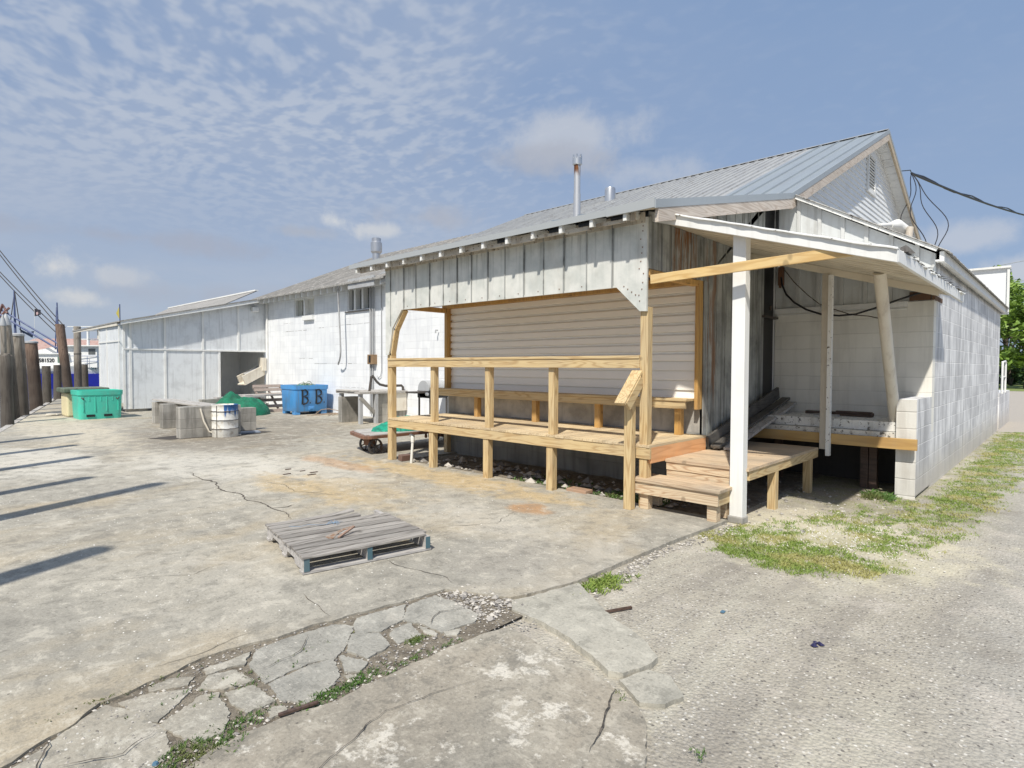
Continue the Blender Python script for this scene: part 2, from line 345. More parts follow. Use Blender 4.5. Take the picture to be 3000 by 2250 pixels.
def roofmat(name, a, b, c3, metal, rough, fine=1.0):
    def fn(t):
        p = t.pos(); isl = t.isl()
        n = t.noise(t.mul(p, (6, 1.0, 1.0)), 1.0, 5, 0.6); m = t.noise(t.mul(p, (12, 2.5, 2.5)), 2.0, 5, 0.7)
        c = t.mix(t.rng(n, 0.35, 0.7), a, b); c = t.mix(t.math('MULTIPLY', t.rng(m, 0.5, 0.7), fine), c, c3)
        return c, rough, t.bump(m, 0.12, 0.005), metal
    return material(name, fn)
ROOFM = roofmat('galvanised_roof', (0.41, 0.415, 0.41), (0.34, 0.345, 0.35), (0.23, 0.215, 0.20), 0.15, 0.5, 0.7)
ROOFN = roofmat('new_roof_sheet', (0.33, 0.365, 0.385), (0.30, 0.33, 0.355), (0.26, 0.29, 0.31), 0.2, 0.42, 0.4)
ROOFW = roofmat('weathered_roof', (0.33, 0.315, 0.295), (0.22, 0.215, 0.205), (0.55, 0.53, 0.50), 0.05, 0.85, 0.8)
ROOFRAG = paint('ragged_roof_edge', (0.40, 0.39, 0.36), (0.08, 0.06, 0.05), 0.8, 0.7, peel=1.0)
STEEL = roofmat('galvanised_pipe', (0.62, 0.63, 0.64), (0.5, 0.5, 0.52), (0.38, 0.34, 0.3), 0.75, 0.32, 0.4)
def rustpipe(t):
    p = t.pos(); z = t.sep(p)[2]; n = t.noise(t.mul(p, (30, 30, 6)), 1.0, 5)
    f = t.math('MULTIPLY', t.rng(z, 4.0, 4.12), t.rng(n, 0.42, 0.55))
    return t.mix(f, (0.56, 0.56, 0.57), (0.2, 0.08, 0.03)), 0.42, None, 0.55
STEELR = material('rust_streaked_pipe', rustpipe)

# ground
def spot(t, p, x, y, rx, ry, soft=0.5):
    v = t.mul(t.vmath('SUBTRACT', p, (x, y, 0)), (1 / rx, 1 / ry, 0)); d = t.vmath('LENGTH', v)
    return t.rng(t.math('ADD', d, t.math('MULTIPLY', t.math('SUBTRACT', t.noise(p, 2.6, 5, 0.65), 0.5), 2.4)), 1.0 - soft, 1.0 + soft * 0.4, 1.0, 0.0)
def conc(name, a, b, warm, fleck=True, patch=0.0, brush=0.0, dark=0.35, spots=()):
    def fn(t):
        p = t.pos()
        n1 = t.noise(p, 0.55, 6, 0.6); n2 = t.noise(p, 2.6, 7, 0.68); n3 = t.noise(p, 55, 5, 0.75); n4 = t.noise(t.mul(p, (1, 1.6, 1)), 9.0, 6, 0.75)
        c = t.mix(t.rng(n1, 0.36, 0.64), a, b)
        c = t.mix(t.math('MULTIPLY', t.rng(t.noise(t.mul(p, (1.0, 0.5, 1)), 0.75, 5, 0.6, 0.4), 0.48, 0.68), 0.75), c, warm)
        c = t.mix(t.math('MULTIPLY', t.rng(n2, 0.52, 0.70), dark), c, tuple(x * 0.62 for x in b))
        c = t.mix(t.math('MULTIPLY', t.rng(n4, 0.54, 0.70), 0.5), c, tuple(x * 0.58 for x in a))
        c = t.mix(t.math('MULTIPLY', t.rng(n4, 0.30, 0.43, 1.0, 0.0), 0.6), c, tuple(min(0.85, x * 1.45) for x in a))
        for (sx, sy, rx, ry, col, am) in spots: c = t.mix(t.math('MULTIPLY', spot(t, p, sx, sy, rx, ry), am), c, col)
        if patch: c = t.mix(t.math('MULTIPLY', t.rng(t.noise(p, 3.2, 8, 0.78), 0.54, 0.60), patch), c, (0.66, 0.62, 0.54))
        c = t.mix(t.math('MULTIPLY', t.rng(n3, 0.50, 0.66), 0.40), c, tuple(x * 0.42 for x in b))
        c = t.mix(t.math('MULTIPLY', t.rng(n3, 0.34, 0.45, 1.0, 0.0), 0.28), c, tuple(min(0.9, x * 1.55) for x in a))
        h = t.math('ADD', t.math('MULTIPLY', n3, 0.6), t.math('MULTIPLY', n4, 0.7))
        if brush:
            bn = t.noise(t.mul(p, (10, 120, 1)), 1.0, 3); h = t.math('ADD', h, t.math('MULTIPLY', bn, brush))
        n5 = t.noise(t.mul(p, (1, 1, 1)), 5.0, 8, 0.8, 0.3); c = t.mix(t.math('MULTIPLY', t.rng(n5, 0.52, 0.60), 0.50), c, tuple(x * 0.55 for x in b)); c = t.mix(t.math('MULTIPLY', t.rng(n5, 0.39, 0.47, 1.0, 0.0), 0.50), c, tuple(min(0.85, x * 1.4) for x in a))
        n6 = t.noise(t.mul(p, (1, 1, 1)), 1.3, 8, 0.72, 0.6); c = t.mix(t.math('MULTIPLY', t.rng(n6, 0.54, 0.66), 0.38), c, tuple(x * 0.66 for x in b)); c = t.mix(t.math('MULTIPLY', t.rng(n6, 0.34, 0.45, 1.0, 0.0), 0.32), c, (0.60, 0.56, 0.48))
        if fleck:
            vd = t.voro(t.mul(p, (1, 1.5, 1)), 17.0); vd2 = t.voro(t.vmath('ADD', p, (3.1, 1.7, 0)), 11.0)
            sp = t.math('MULTIPLY', t.rng(vd, 0.10, 0.15, 1.0, 0.0), t.rng(t.noise(p, 1.7, 4), 0.5, 0.6))
            c = t.mix(t.math('MULTIPLY', sp, 0.75), c, (0.72, 0.70, 0.64))
            c = t.mix(t.math('MULTIPLY', t.rng(vd2, 0.05, 0.08, 1.0, 0.0), 0.7), c, (0.08, 0.07, 0.06))
        return c, 0.9, t.bump(h, 0.55, 0.008)
    return material(name, fn)
TAN = (0.50, 0.38, 0.21); WHT = (0.60, 0.57, 0.50); ORG = (0.44, 0.23, 0.085); DKB = (0.17, 0.14, 0.105)
CONC = conc('yard_concrete', (0.425, 0.395, 0.33), (0.325, 0.305, 0.26), (0.43, 0.36, 0.25), dark=0.40, spots=[
    (-12.2, 1.6, 2.2, .8, WHT, .8), (-10.0, 3.4, 2.4, 1.0, WHT, .7), (-8.4, 4.3, 1.9, .8, WHT, .55), (-6.3, 5.3, 2.6, .42, TAN, .9), (-8.5, 4.85, 1.2, .25, ORG, .55), (-7.2, 3.55, 1.1, .35, TAN, .7),
    (-4.28, 4.75, .32, .26, ORG, .75), (-4.3, 4.1, 1.2, .5, WHT, .35), (-6.5, 3.9, 1.4, .6, TAN, .5), (-13.2, 4.4, 2.8, 1.6, DKB, .60), (-16, 6.5, 5.0, 2.3, DKB, .55), (-19, 2.9, 7, .9, (0.60, 0.54, 0.42), .7), (-3.3, 3.4, .35, .5, DKB, .3), (-3.0, 3.6, 1.0, .9, (0.36, 0.34, 0.30), .5)])
CONCL = conc('old_apron_concrete', (0.375, 0.345, 0.285), (0.245, 0.23, 0.195), (0.36, 0.31, 0.24), patch=0.8, dark=0.5)
CONCB = conc('broken_slab_concrete', (0.375, 0.36, 0.315), (0.305, 0.295, 0.26), (0.40, 0.375, 0.32), fleck=False, brush=0.5, dark=0.12)
CONCR = conc('ribbon_slab_concrete', (0.42, 0.40, 0.34), (0.35, 0.335, 0.285), (0.45, 0.42, 0.35), dark=0.3)

def gravel_mat(t):
    p = t.pos(); x, y, z = t.sep(p)
    n0 = t.noise(p, 0.45, 5, 0.6); n1 = t.noise(p, 3.0, 7, 0.7); n3 = t.noise(p, 46, 5, 0.8)
    v = t.add('ShaderNodeTexVoronoi'); t.put(v.inputs['Vector'], t.vmath('ADD', p, t.comb(t.math('MULTIPLY', n3, 0.01), 0, 0))); v.inputs['Scale'].default_value = 55
    cell = t.sep(v.outputs['Color'])[0]; dist = v.outputs['Distance']
    c = t.mix(t.rng(n0, 0.35, 0.65), (0.455, 0.415, 0.335), (0.375, 0.345, 0.285))
    c = t.mix(t.math('MULTIPLY', t.rng(n1, 0.5, 0.7), 0.45), c, (0.20, 0.18, 0.155))
    st = t.mix(cell, (0.10, 0.10, 0.10), (0.62, 0.59, 0.54))
    grav = t.rng(t.noise(p, 1.0, 6, 0.65), 0.40, 0.62, 0.22, 0.75)
    c = t.mix(t.math('MULTIPLY', grav, t.rng(dist, 0.2, 0.55, 0.75, 0.15)), c, st)
    # compacted pale road to the right, bluish
    trk = t.noise(t.comb(t.math('MULTIPLY', t.math('ADD', x, t.math('MULTIPLY', t.math('SINE', t.math('MULTIPLY', y, 0.5)), 0.25)), 3.2), t.math('MULTIPLY', y, 0.28), 0), 1.0, 3, 0.55)
    c = t.mix(t.math('MULTIPLY', t.rng(trk, 0.50, 0.62), 0.55), c, (0.50, 0.47, 0.385)); c = t.mix(t.math('MULTIPLY', t.rng(trk, 0.38, 0.47, 1.0, 0.0), 0.5), c, (0.27, 0.245, 0.21))
    road = t.rng(t.math('ADD', t.math('ADD', x, t.math('MULTIPLY', y, 0.065)), t.math('MULTIPLY', t.math('SUBTRACT', n1, 0.5), 0.5)), -0.45, 0.15)
    c = t.mix(t.math('MULTIPLY', road, 0.55), c, (0.41, 0.395, 0.36))
    c = t.mix(t.math('MULTIPLY', t.rng(n3, 0.52, 0.66), 0.5), c, (0.12, 0.11, 0.10))
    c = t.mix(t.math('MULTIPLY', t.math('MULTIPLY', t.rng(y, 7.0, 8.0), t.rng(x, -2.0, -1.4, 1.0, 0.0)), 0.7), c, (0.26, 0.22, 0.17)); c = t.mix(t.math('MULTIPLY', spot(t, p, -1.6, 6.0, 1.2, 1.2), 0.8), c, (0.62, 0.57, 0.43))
    gm = t.math('MULTIPLY', t.math('MULTIPLY', t.rng(x, -0.75, -0.35, 1.0, 0.0), t.rng(y, 6.6, 8.0)), t.rng(n1, 0.40, 0.60)); c = t.mix(t.math('MULTIPLY', gm, 0.6), c, (0.27, 0.27, 0.12))
    gm2 = t.math('MULTIPLY', t.rng(t.vmath('LENGTH', t.mul(t.vmath('SUBTRACT', p, (-1.65, 5.5, 0)), (1.0, 1.3, 0))), .5, 1.1, 1.0, 0.0), t.rng(n1, 0.40, 0.60)); c = t.mix(t.math('MULTIPLY', gm2, 0.5), c, (0.30, 0.29, 0.13))
    blot = t.noise(p, 1.6, 5, 0.65); c = t.mix(t.math('MULTIPLY', t.rng(blot, 0.52, 0.68), 0.5), c, (0.25, 0.225, 0.19)); c = t.mix(t.math('MULTIPLY', t.rng(blot, 0.32, 0.46, 1.0, 0.0), 0.45), c, (0.58, 0.53, 0.46))
    vb = t.voro(t.vmath('ADD', p, (1.3, 4.1, 0)), 20.0); c = t.mix(t.math('MULTIPLY', t.rng(vb, 0.11, 0.18, 1.0, 0.0), 0.75), c, (0.09, 0.08, 0.075))
    vw = t.voro(t.vmath('ADD', p, (6.3, 2.1, 0)), 24.0); c = t.mix(t.math('MULTIPLY', t.rng(vw, 0.12, 0.2, 1.0, 0.0), 0.7), c, (0.74, 0.71, 0.65))
    far = t.rng(y, 17.5, 19.5)
    c = t.mix(far, c, (0.42, 0.38, 0.33))
    h = t.math('ADD', t.math('MULTIPLY', dist, -0.9), t.math('MULTIPLY', n3, 0.9))
    return c, 0.95, t.bump(h, 0.7, 0.012)
GRAVEL = material('gravel_ground', gravel_mat)
def soil_mat(t):
    p = t.pos(); n = t.noise(p, 14, 6, 0.7); n2 = t.noise(p, 60, 5, 0.75)
    c = t.mix(t.rng(n, 0.35, 0.65), (0.15, 0.125, 0.095), (0.30, 0.26, 0.20)); c = t.mix(t.rng(n2, 0.55, 0.7), c, (0.42, 0.39, 0.33))
    return c, 0.95, t.bump(t.math('ADD', n, n2), 0.8, 0.02)
SOIL = material('dark_soil', soil_mat)
def stone_mat(t):
    i = t.isl(); c = t.mix(i, (0.14, 0.13, 0.125), (0.60, 0.56, 0.50)); return c, 0.9
STONE = material('pebble_stone', stone_mat)
def crack_mat(t):
    p = t.pos(); return t.mix(t.rng(t.noise(p, 30, 4), 0.4, 0.6), (0.05, 0.045, 0.04), (0.14, 0.12, 0.10)), 1.0
CRACK = material('crack_dirt', crack_mat)
def grass_mat(name, a, b, c3):
    def fn(t):
        i = t.isl(); p = t.pos(); c = t.mix(i, a, b); c = t.mix(t.rng(t.noise(p, 2.2, 4), 0.46, 0.62), c, c3)
        return c, 0.6, None, 0.0, {'Subsurface Weight': 0.0}
    return material(name, fn)
GRASS = grass_mat('grass_blades', (0.14, 0.23, 0.035), (0.26, 0.33, 0.07), (0.38, 0.36, 0.13))
WEED = grass_mat('weed_leaves', (0.05, 0.12, 0.02), (0.10, 0.19, 0.035), (0.14, 0.16, 0.05))
LEAF = grass_mat('tree_leaves', (0.17, 0.28, 0.04), (0.26, 0.38, 0.07), (0.12, 0.21, 0.035))
LEAFD = grass_mat('dark_bush_leaves', (0.04, 0.09, 0.025), (0.07, 0.13, 0.04), (0.03, 0.06, 0.02))
BARK = material('bark', lambda t: (t.mix(t.noise(t.pos(), 9, 4), (0.05, 0.04, 0.03), (0.14, 0.11, 0.09)), 0.9))
def net_mat(t):
    p = t.pos(); n = t.noise(p, 5, 4); k = t.noise(p, 90, 3, 0.7)
    c = t.mix(t.rng(n, 0.35, 0.65), (0.01, 0.24, 0.13), (0.015, 0.15, 0.085)); c = t.mix(t.rng(k, 0.5, 0.65), c, (0.004, 0.07, 0.04))
    return c, 0.7, t.bump(t.math('ADD', k, t.noise(t.mul(p, (30, 30, 12)), 1, 4, 0.6, 1.0)), 0.9, 0.02)
NET = material('green_netting', net_mat)
def water_mat(t):
    p = t.pos(); return (0.14, 0.17, 0.17), 0.08, t.bump(t.noise(t.mul(p, (1, 2.4, 1)), 2.0, 4), 0.35, 0.05)
WATER = material('harbour_water', water_mat)
def barrel_mat(t):
    p = t.obj(); x, y, z = t.sep(p); s = t.noise(t.mul(p, (16, 16, 1.5)), 1, 5, 0.6)
    c = t.mix(t.rng(t.noise(p, 9, 5), 0.5, 0.7), (0.78, 0.77, 0.72), (0.55, 0.5, 0.42))
    rr2 = t.math('ADD', t.math('MULTIPLY', x, .725), t.math('MULTIPLY', y, .69))
    b = t.math('MULTIPLY', t.rng(t.math('ADD', rr2, t.math('MULTIPLY', s, 0.25)), 0.19, 0.23), t.rng(t.math('ADD', z, t.math('MULTIPLY', s, 0.9)), 0.90, 1.05, 0.12, 1.0))
    c = t.mix(b, c, (0.03, 0.12, 0.33)); c = t.mix(t.math('MULTIPLY', t.rng(s, 0.62, 0.68), t.rng(rr2, 0.05, 0.15)), c, (0.02, 0.06, 0.16))
    return c, 0.6, t.bump(s, 0.2, 0.004)
BARREL = material('drum_paint', barrel_mat)

# ------------------------------------------------------------------ ground
def densify(pts, step=0.035, amp=0.012, closed=True, seed=0.0, f=9.0):
    out = []; n = len(pts)
    for i in range(n if closed else n - 1):
        a = Vector((*pts[i], 0)); b = Vector((*pts[(i + 1) % n], 0)); L = (b - a).length; k = max(1, min(200, int(L / step)))
        nr = Vector((-(b - a).y, (b - a).x, 0)).normalized() if L > 0 else Vector((0, 0, 0))
        for j in range(k):
            q = a.lerp(b, j / k)
            d = (mnoise.noise(Vector((q.x * f, q.y * f, seed))) + 0.6 * mnoise.noise(Vector((q.x * f * 3.1, q.y * f * 3.1, seed + 5)))) * amp
            q = q + nr * d; out.append((q.x, q.y))
    if not closed: out.append(tuple(pts[-1]))
    return out
def slab(mb, pts, z1=0.0, z0=-0.10, **k):
    p = densify(pts, **k); mb.prism([(x, y, z0) for x, y in p], (0, 0, z1 - z0))
# land base: one sheet to the horizon, with quay side down to the water
DOCK = [(70, -16.9), (-4.4, -0.82 - 0.35), (-17.3, 1.55), (-36.9, 5.9), (-52, 9.3), (-52, 60), (-900, 500), (-900, 2600), (2600, 2600), (2600, -600)]
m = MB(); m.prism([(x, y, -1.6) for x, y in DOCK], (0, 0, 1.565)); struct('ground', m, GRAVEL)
m = MB(); m.box(-3000, -3000, -1.9, 3000, 3000, -0.75); struct('water', m, WATER)
# the main concrete yard slab
joint = [(-2.66, -0.35), (-2.85, 0.0), (-2.97, 0.29), (-3.04, 0.4), (-3.08, 0.49), (-3.2, 0.63), (-3.21, 0.75), (-3.24, 0.83), (-3.26, 0.97), (-3.31, 1.1), (-3.31, 1.24), (-3.26, 1.49), (-3.27, 1.68), (-3.23, 1.83), (-3.22, 1.98), (-3.16, 2.29), (-3.13, 2.62)]
edge = [(-2.9, 2.72), (-2.70, 2.84), (-2.66, 2.95), (-2.56, 3.4), (-2.56, 4.07), (-2.55, 4.83), (-2.52, 5.29), (-2.50, 5.82)]
inner = [(-3.5, 5.82), (-5.8, 5.84), (-7.6, 5.80), (-8.0, 5.95), (-8.05, 10.1), (-22.6, 10.1), (-22.6, 5.3), (-26, 5.3), (-50, 9.6), (-51.5, 9.0)]
dockl = [(-36.9, 5.95), (-17.3, 1.6), (-4.4, -1.13), (-3.0, -1.4)]
m = MB(); slab(m, joint + edge, -0.001, -0.1); m = MB()
pts = densify(joint, 0.03, 0.012, False) + densify(edge, 0.04, 0.010, False, 3.0)[1:] + inner + dockl
m.prism([(x, y, -0.2) for x, y in pts], (0, 0, 0.2)); struct('concrete_yard', m, CONC)
# broken pieces between yard and lower apron
PP = [
 [(-3.08, 2.29), (-3.08, 2.5), (-2.92, 2.52), (-2.68, 2.5), (-2.62, 2.41), (-2.65, 2.19), (-2.82, 2.19), (-2.86, 2.16), (-2.93, 2.14)],
 [(-3.15, 1.95), (-3.14, 2.1), (-3.11, 2.26), (-2.94, 2.12), (-2.93, 2.03), (-2.91, 1.95), (-2.98, 1.84), (-3.08, 1.88)],
 [(-3.19, 1.35), (-3.21, 1.54), (-3.17, 1.79), (-3.07, 1.85), (-2.87, 1.67), (-2.83, 1.60), (-2.87, 1.47), (-2.84, 1.25), (-2.95, 1.26), (-3.04, 1.26)],
 [(-2.83, 1.69), (-2.98, 1.80), (-2.89, 1.92), (-2.72, 1.88), (-2.69, 1.72)],
 [(-2.83, 1.96), (-2.87, 2.02), (-2.87, 2.13), (-2.71, 2.08), (-2.71, 1.93)], [(-2.83, 2.16), (-2.65, 2.16), (-2.63, 2.13), (-2.68, 2.11)],
 [(-2.63, 2.2), (-2.59, 2.29), (-2.54, 2.22), (-2.58, 2.18)],
 [(-2.81, 1.25), (-2.83, 1.46), (-2.81, 1.58), (-2.69, 1.54), (-2.62, 1.50), (-2.56, 1.39), (-2.53, 1.29), (-2.64, 1.23)],
 [(-2.8, 1.63), (-2.65, 1.69), (-2.59, 1.61), (-2.65, 1.56)], [(-2.62, 1.54), (-2.57, 1.59), (-2.54, 1.53)],
 [(-2.87, 1.06), (-2.85, 1.18), (-2.65, 1.19), (-2.65, 1.07), (-2.78, 1.05)], [(-2.61, 1.15), (-2.57, 1.21), (-2.53, 1.19), (-2.53, 1.12)],
 [(-2.82, 0.78), (-2.93, 0.97), (-2.9, 1.03), (-2.7, 1.01), (-2.59, 0.94), (-2.6, 0.84), (-2.71, 0.8)],
 [(-3.15, 0.7), (-3.13, 0.81), (-3.04, 0.96), (-2.97, 0.89), (-2.87, 0.77), (-2.97, 0.73)], [(-3.01, 0.99), (-3.10, 1.07), (-3.06, 1.17), (-2.9, 1.20), (-2.92, 1.07)],
 [(-3.19, 1.07), (-3.19, 1.21), (-3.20, 1.31), (-3.09, 1.23), (-3.12, 1.16), (-3.12, 1.07)], [(-3.20, 0.83), (-3.21, 0.93), (-3.15, 1.01), (-3.09, 0.96), (-3.16, 0.82)],
 [(-2.60, -0.3), (-2.80, 0.05), (-2.92, 0.29), (-2.97, 0.37), (-3.09, 0.52), (-3.15, 0.62), (-3.03, 0.69), (-2.77, 0.75), (-2.60, 0.71), (-2.48, 0.56), (-2.40, 0.1), (-2.3, -0.4)]]
mats = [CONCB, CONCR]; m = MB(); m2 = MB()
for i, p in enumerate(PP):
    cx_, cy_ = sum(q[0] for q in p) / len(p), sum(q[1] for q in p) / len(p); p = [(cx_ + (a - cx_) * 1.075, cy_ + (b - cy_) * 1.075) for a, b in p]
    slab(m2 if i in (5, 6, 9, 10, 11, 12, 13, 14, 15, 16, 17) else m, p, -0.003 - 0.006 * R_(), seed=i * 3.7, amp=0.011, step=0.012, f=26)
struct('broken_concrete', m, CONCB); struct('crumbled_concrete', m2, conc('crumbled_concrete', (0.42, 0.40, 0.34), (0.30, 0.285, 0.245), (0.38, 0.34, 0.27), patch=0.35, dark=0.3))
low = [(-2.2, -0.4), (-2.33, 0.3), (-2.40, 0.66), (-2.48, 0.83), (-2.50, 0.96), (-2.49, 1.18), (-2.44, 1.39), (-2.46, 1.59), (-2.46, 1.87), (-2.46, 2.19), (-2.43, 2.4), (-2.40, 2.50), (-2.2, 2.49), (-1.92, 2.42), (-1.71, 2.42), (-1.61, 2.40), (-1.52, 2.35), (-1.4, 2.32), (-1.31, 2.24), (-1.2, 2.05), (-1.08, 1.82), (-0.9, 1.3), (-0.5, -0.4)]
m = MB(); slab(m, low, -0.004, seed=9, amp=0.014, step=0.03, f=14); struct('apron_slab', m, CONCL)
rib = [(-2.66, 2.81), (-2.62, 2.92), (-2.53, 3.37), (-2.29, 3.21), (-1.98, 3.02), (-1.74, 2.93), (-1.57, 2.79), (-1.56, 2.69), (-1.61, 2.52), (-1.68, 2.49), (-1.85, 2.57), (-2.14, 2.67), (-2.37, 2.70), (-2.56, 2.70)]
m = MB(); slab(m, rib, 0.0, seed=4, amp=0.012, step=0.03, f=14)
slab(m, [(-1.6, 2.47), (-1.55, 2.66), (-1.43, 2.68), (-1.3, 2.56), (-1.33, 2.44), (-1.42, 2.38)], -0.012, seed=5, amp=0.012, step=0.03)
struct('concrete_strip', m, CONCR)
# thin cracks: narrow dirty ribbons lying on the slab
def ribbon_path(mb, pts, w0, z=0.004, seed=0):
    p = densify(pts, 0.03, 0.030, False, seed, 5.0); n = len(p); l = []; r = []
    for i, (x, y) in enumerate(p):
        a = p[max(0, i - 1)]; b = p[min(n - 1, i + 1)]; d = Vector((b[0] - a[0], b[1] - a[1], 0)); d = d.normalized() if d.length else Vector((1, 0, 0))
        w_ = w0 * (0.35 + 0.9 * abs(mnoise.noise(Vector((x * 7, y * 7, seed))))) * min(1, 0.2 + 4 * min(i, n - 1 - i) / n)
        l.append((x - d.y * w_, y + d.x * w_, z)); r.append((x + d.y * w_, y - d.x * w_, z))
    mb.add(l + r, [(i, i + 1, n + i + 1, n + i) for i in range(n - 1)])
m = MB()
for i, (p, w_) in enumerate([([(-2.95, 1.28), (-3.0, 1.5), (-3.15, 1.62)], .004), ([(-2.62, .2), (-2.8, .35), (-3.05, .42)], .005), ([(-2.8, .4), (-2.72, .6), (-2.78, .74)], .004), ([(-2.1, .3), (-2.0, .9), (-2.2, 1.5), (-2.05, 2.1)], .003), ([(-2.75, 2.2), (-2.85, 2.35), (-2.8, 2.5)], .004), ([(-4.4, 3.5), (-4.1, 4.1), (-4.3, 4.6)], .004), ([(-9.23, 2.96), (-8.65, 2.87), (-8.2, 2.94), (-7.65, 2.79), (-7.2, 2.86), (-6.82, 2.78), (-6.63, 2.85), (-6.26, 2.81), (-6.03, 2.84), (-5.67, 2.75)], .014),
    ([(-6.26, 2.81), (-6.21, 2.96), (-6.25, 3.07)], .014), ([(-3.93, 2.69), (-3.74, 2.68), (-3.5, 2.73), (-3.35, 2.76), (-3.15, 2.73)], .005), ([(-3.76, 1.9), (-3.5, 1.88), (-3.29, 1.84)], .004),
    ([(-1.57, 2.38), (-1.49, 2.22), (-1.43, 2.08), (-1.37, 1.90)], .006), ([(-3.36, 0.9), (-3.38, 1.15), (-3.42, 1.4)], .003), ([(-5.1, 0.9), (-4.7, 1.5), (-4.8, 1.9)], .003), ([(-7.9, 3.3), (-7.4, 3.5), (-6.9, 3.4), (-6.2, 3.7)], .006)]): ribbon_path(m, p, w_, seed=i)
struct('cracks', m, CRACK)
# soil bed under the slab joints and deck
m = MB()
m.grid(lambda u, v: (-3.36 + .90 * u, -0.4 + 3.2 * v, -0.014 + 0.006 * mnoise.noise(Vector((u * 14, v * 40, 0)))), 30, 90)
m.grid(lambda u, v: (-8.0 + 5.45 * u, 5.80 + 3.6 * v, -0.028 + 0.035 * max(0, mnoise.noise(Vector((u * 16, v * 9, 2)))) - 0.02 * (u > .999)), 70, 40)
struct('soil', m, SOIL)

# stones: gravel near the camera, rubble in the joints and under the deck
def stone(mb, x, y, z, r):
    a = U(0, 6.28); s = [U(.6, 1.3) for _ in range(6)]; ca, sa = math.cos(a), math.sin(a)
    P6 = [(r * s[0], 0, 0), (0, r * s[1], 0), (-r * s[2], 0, 0), (0, -r * s[3], 0), (0, 0, r * s[4] * .6), (0, 0, -r * .4)]
    mb.add([(x + p[0] * ca - p[1] * sa, y + p[0] * sa + p[1] * ca, z + p[2]) for p in P6], [(0, 1, 4), (1, 2, 4), (2, 3, 4), (3, 0, 4), (1, 0, 5), (2, 1, 5), (3, 2, 5), (0, 3, 5)])
def inpoly(x, y, poly):
    c = False; n = len(poly); j = n - 1
    for i in range(n):
        if (poly[i][1] > y) != (poly[j][1] > y) and x < (poly[j][0] - poly[i][0]) * (y - poly[i][1]) / (poly[j][1] - poly[i][1]) + poly[i][0]: c = not c
        j = i
    return c
gpoly = [(-1.05, 1.8), (-0.85, 1.2), (-0.45, -0.2), (0.7, 0.2), (1.2, 3.0), (0.6, 9), (-0.9, 6.6), (-2.45, 5.2), (-2.48, 3.8), (-2.2, 3.25), (-1.5, 2.8), (-1.3, 2.3)]
m = MB(); k = 0
while k < 6500:
    x, y = U(-2.6, 1.2), U(-0.2, 7) ** 1.0
    if not inpoly(x, y, gpoly): continue
    nv = mnoise.noise(Vector((x * 1.4, y * 1.4, 7)))
    if R_() > 0.35 + nv + 1.2 / (1 + y): continue
    stone(m, x, y, -0.033, U(.003, .007) * (1 + 0.25 * (R_() < .04) * 3)); k += 1
for _ in range(2300):
    x, y = U(-3.3, -2.3), U(0.1, 2.85); stone(m, x, y, -0.010, U(.003, .011))
for _ in range(420):
    x, y = U(-3.1, -2.55), U(2.45, 2.85); stone(m, x, y, -0.008, U(.004, .014))
for _ in range(70):
    x, y = U(-3.08, -2.55), U(2.50, 2.82); stone(m, x, y, -0.008, U(.012, .032))
for _ in range(120):
    x, y = U(-2.62, -2.42), U(0.4, 2.3); stone(m, x, y, -0.01, U(.005, .014))
for _ in range(500):
    t_ = R_() ; x = -2.5 + U(-.02, .12) + .05 * math.sin(t_ * 9); y = 2.9 + t_ * 2.9; stone(m, x, y, -0.03, U(.005, .018))
struct('gravel', m, STONE, kind='stuff')
m = MB()
for _ in range(260): stone(m, U(-7.9, -3.0), U(5.9, 6.7), -0.01, U(.015, .05) if R_() < .8 else U(.05, .10))
for _ in range(190): stone(m, U(-3.3, -1.2), U(5.9, 8.4), -0.03, U(.008, .026))
struct('rubble', m, STONE, kind='stuff')
m = MB()
for _ in range(700):
    x = U(-9, -3.4); y = U(0.8, 4.8)
    if mnoise.noise(Vector((x * .8, y * .8, 1))) + R_() * .6 > .25: stone(m, x, y, 0.0, U(.003, .008))
for _ in range(700): stone(m, random.gauss(-1.6, .4), random.gauss(6.0, .55), -0.03, U(.004, .012))
struct('shells', m, SHELL, kind='stuff')

# grass and weeds
def tuft(mb, x, y, z, h, n, spread, wd=0.003):
    for _ in range(n):
        a = U(0, 6.28); r = U(0, spread); bx, by = x + math.cos(a) * r, y + math.sin(a) * r; l = h * U(.5, 1.2); d = U(0, 6.28); ln = U(.3, 1.0) * l
        tx, ty = bx + math.cos(d) * ln, by + math.sin(d) * ln; px, py = -math.sin(d) * wd, math.cos(d) * wd
        mb.add([(bx - px, by - py, z), (bx + px, by + py, z), ((bx + tx) / 2 + px * .7, (by + ty) / 2 + py * .7, z + l * .65), (tx, ty, z + l * .8)], [(0, 1, 2), (0, 2, 3)])
gr = [(-2.45, 5.15), (-2.35, 5.75), (-2.1, 6.3), (-1.62, 7.6), (-1.55, 8.3), (-1.2, 8.3), (-1.15, 10), (-1.2, 19), (-0.35, 19), (-0.45, 12), (-0.62, 8.3), (-0.78, 6.8), (-0.80, 5.9), (-1.05, 5.2), (-1.6, 4.75), (-2.0, 4.85)]
m = MB(); k = 0
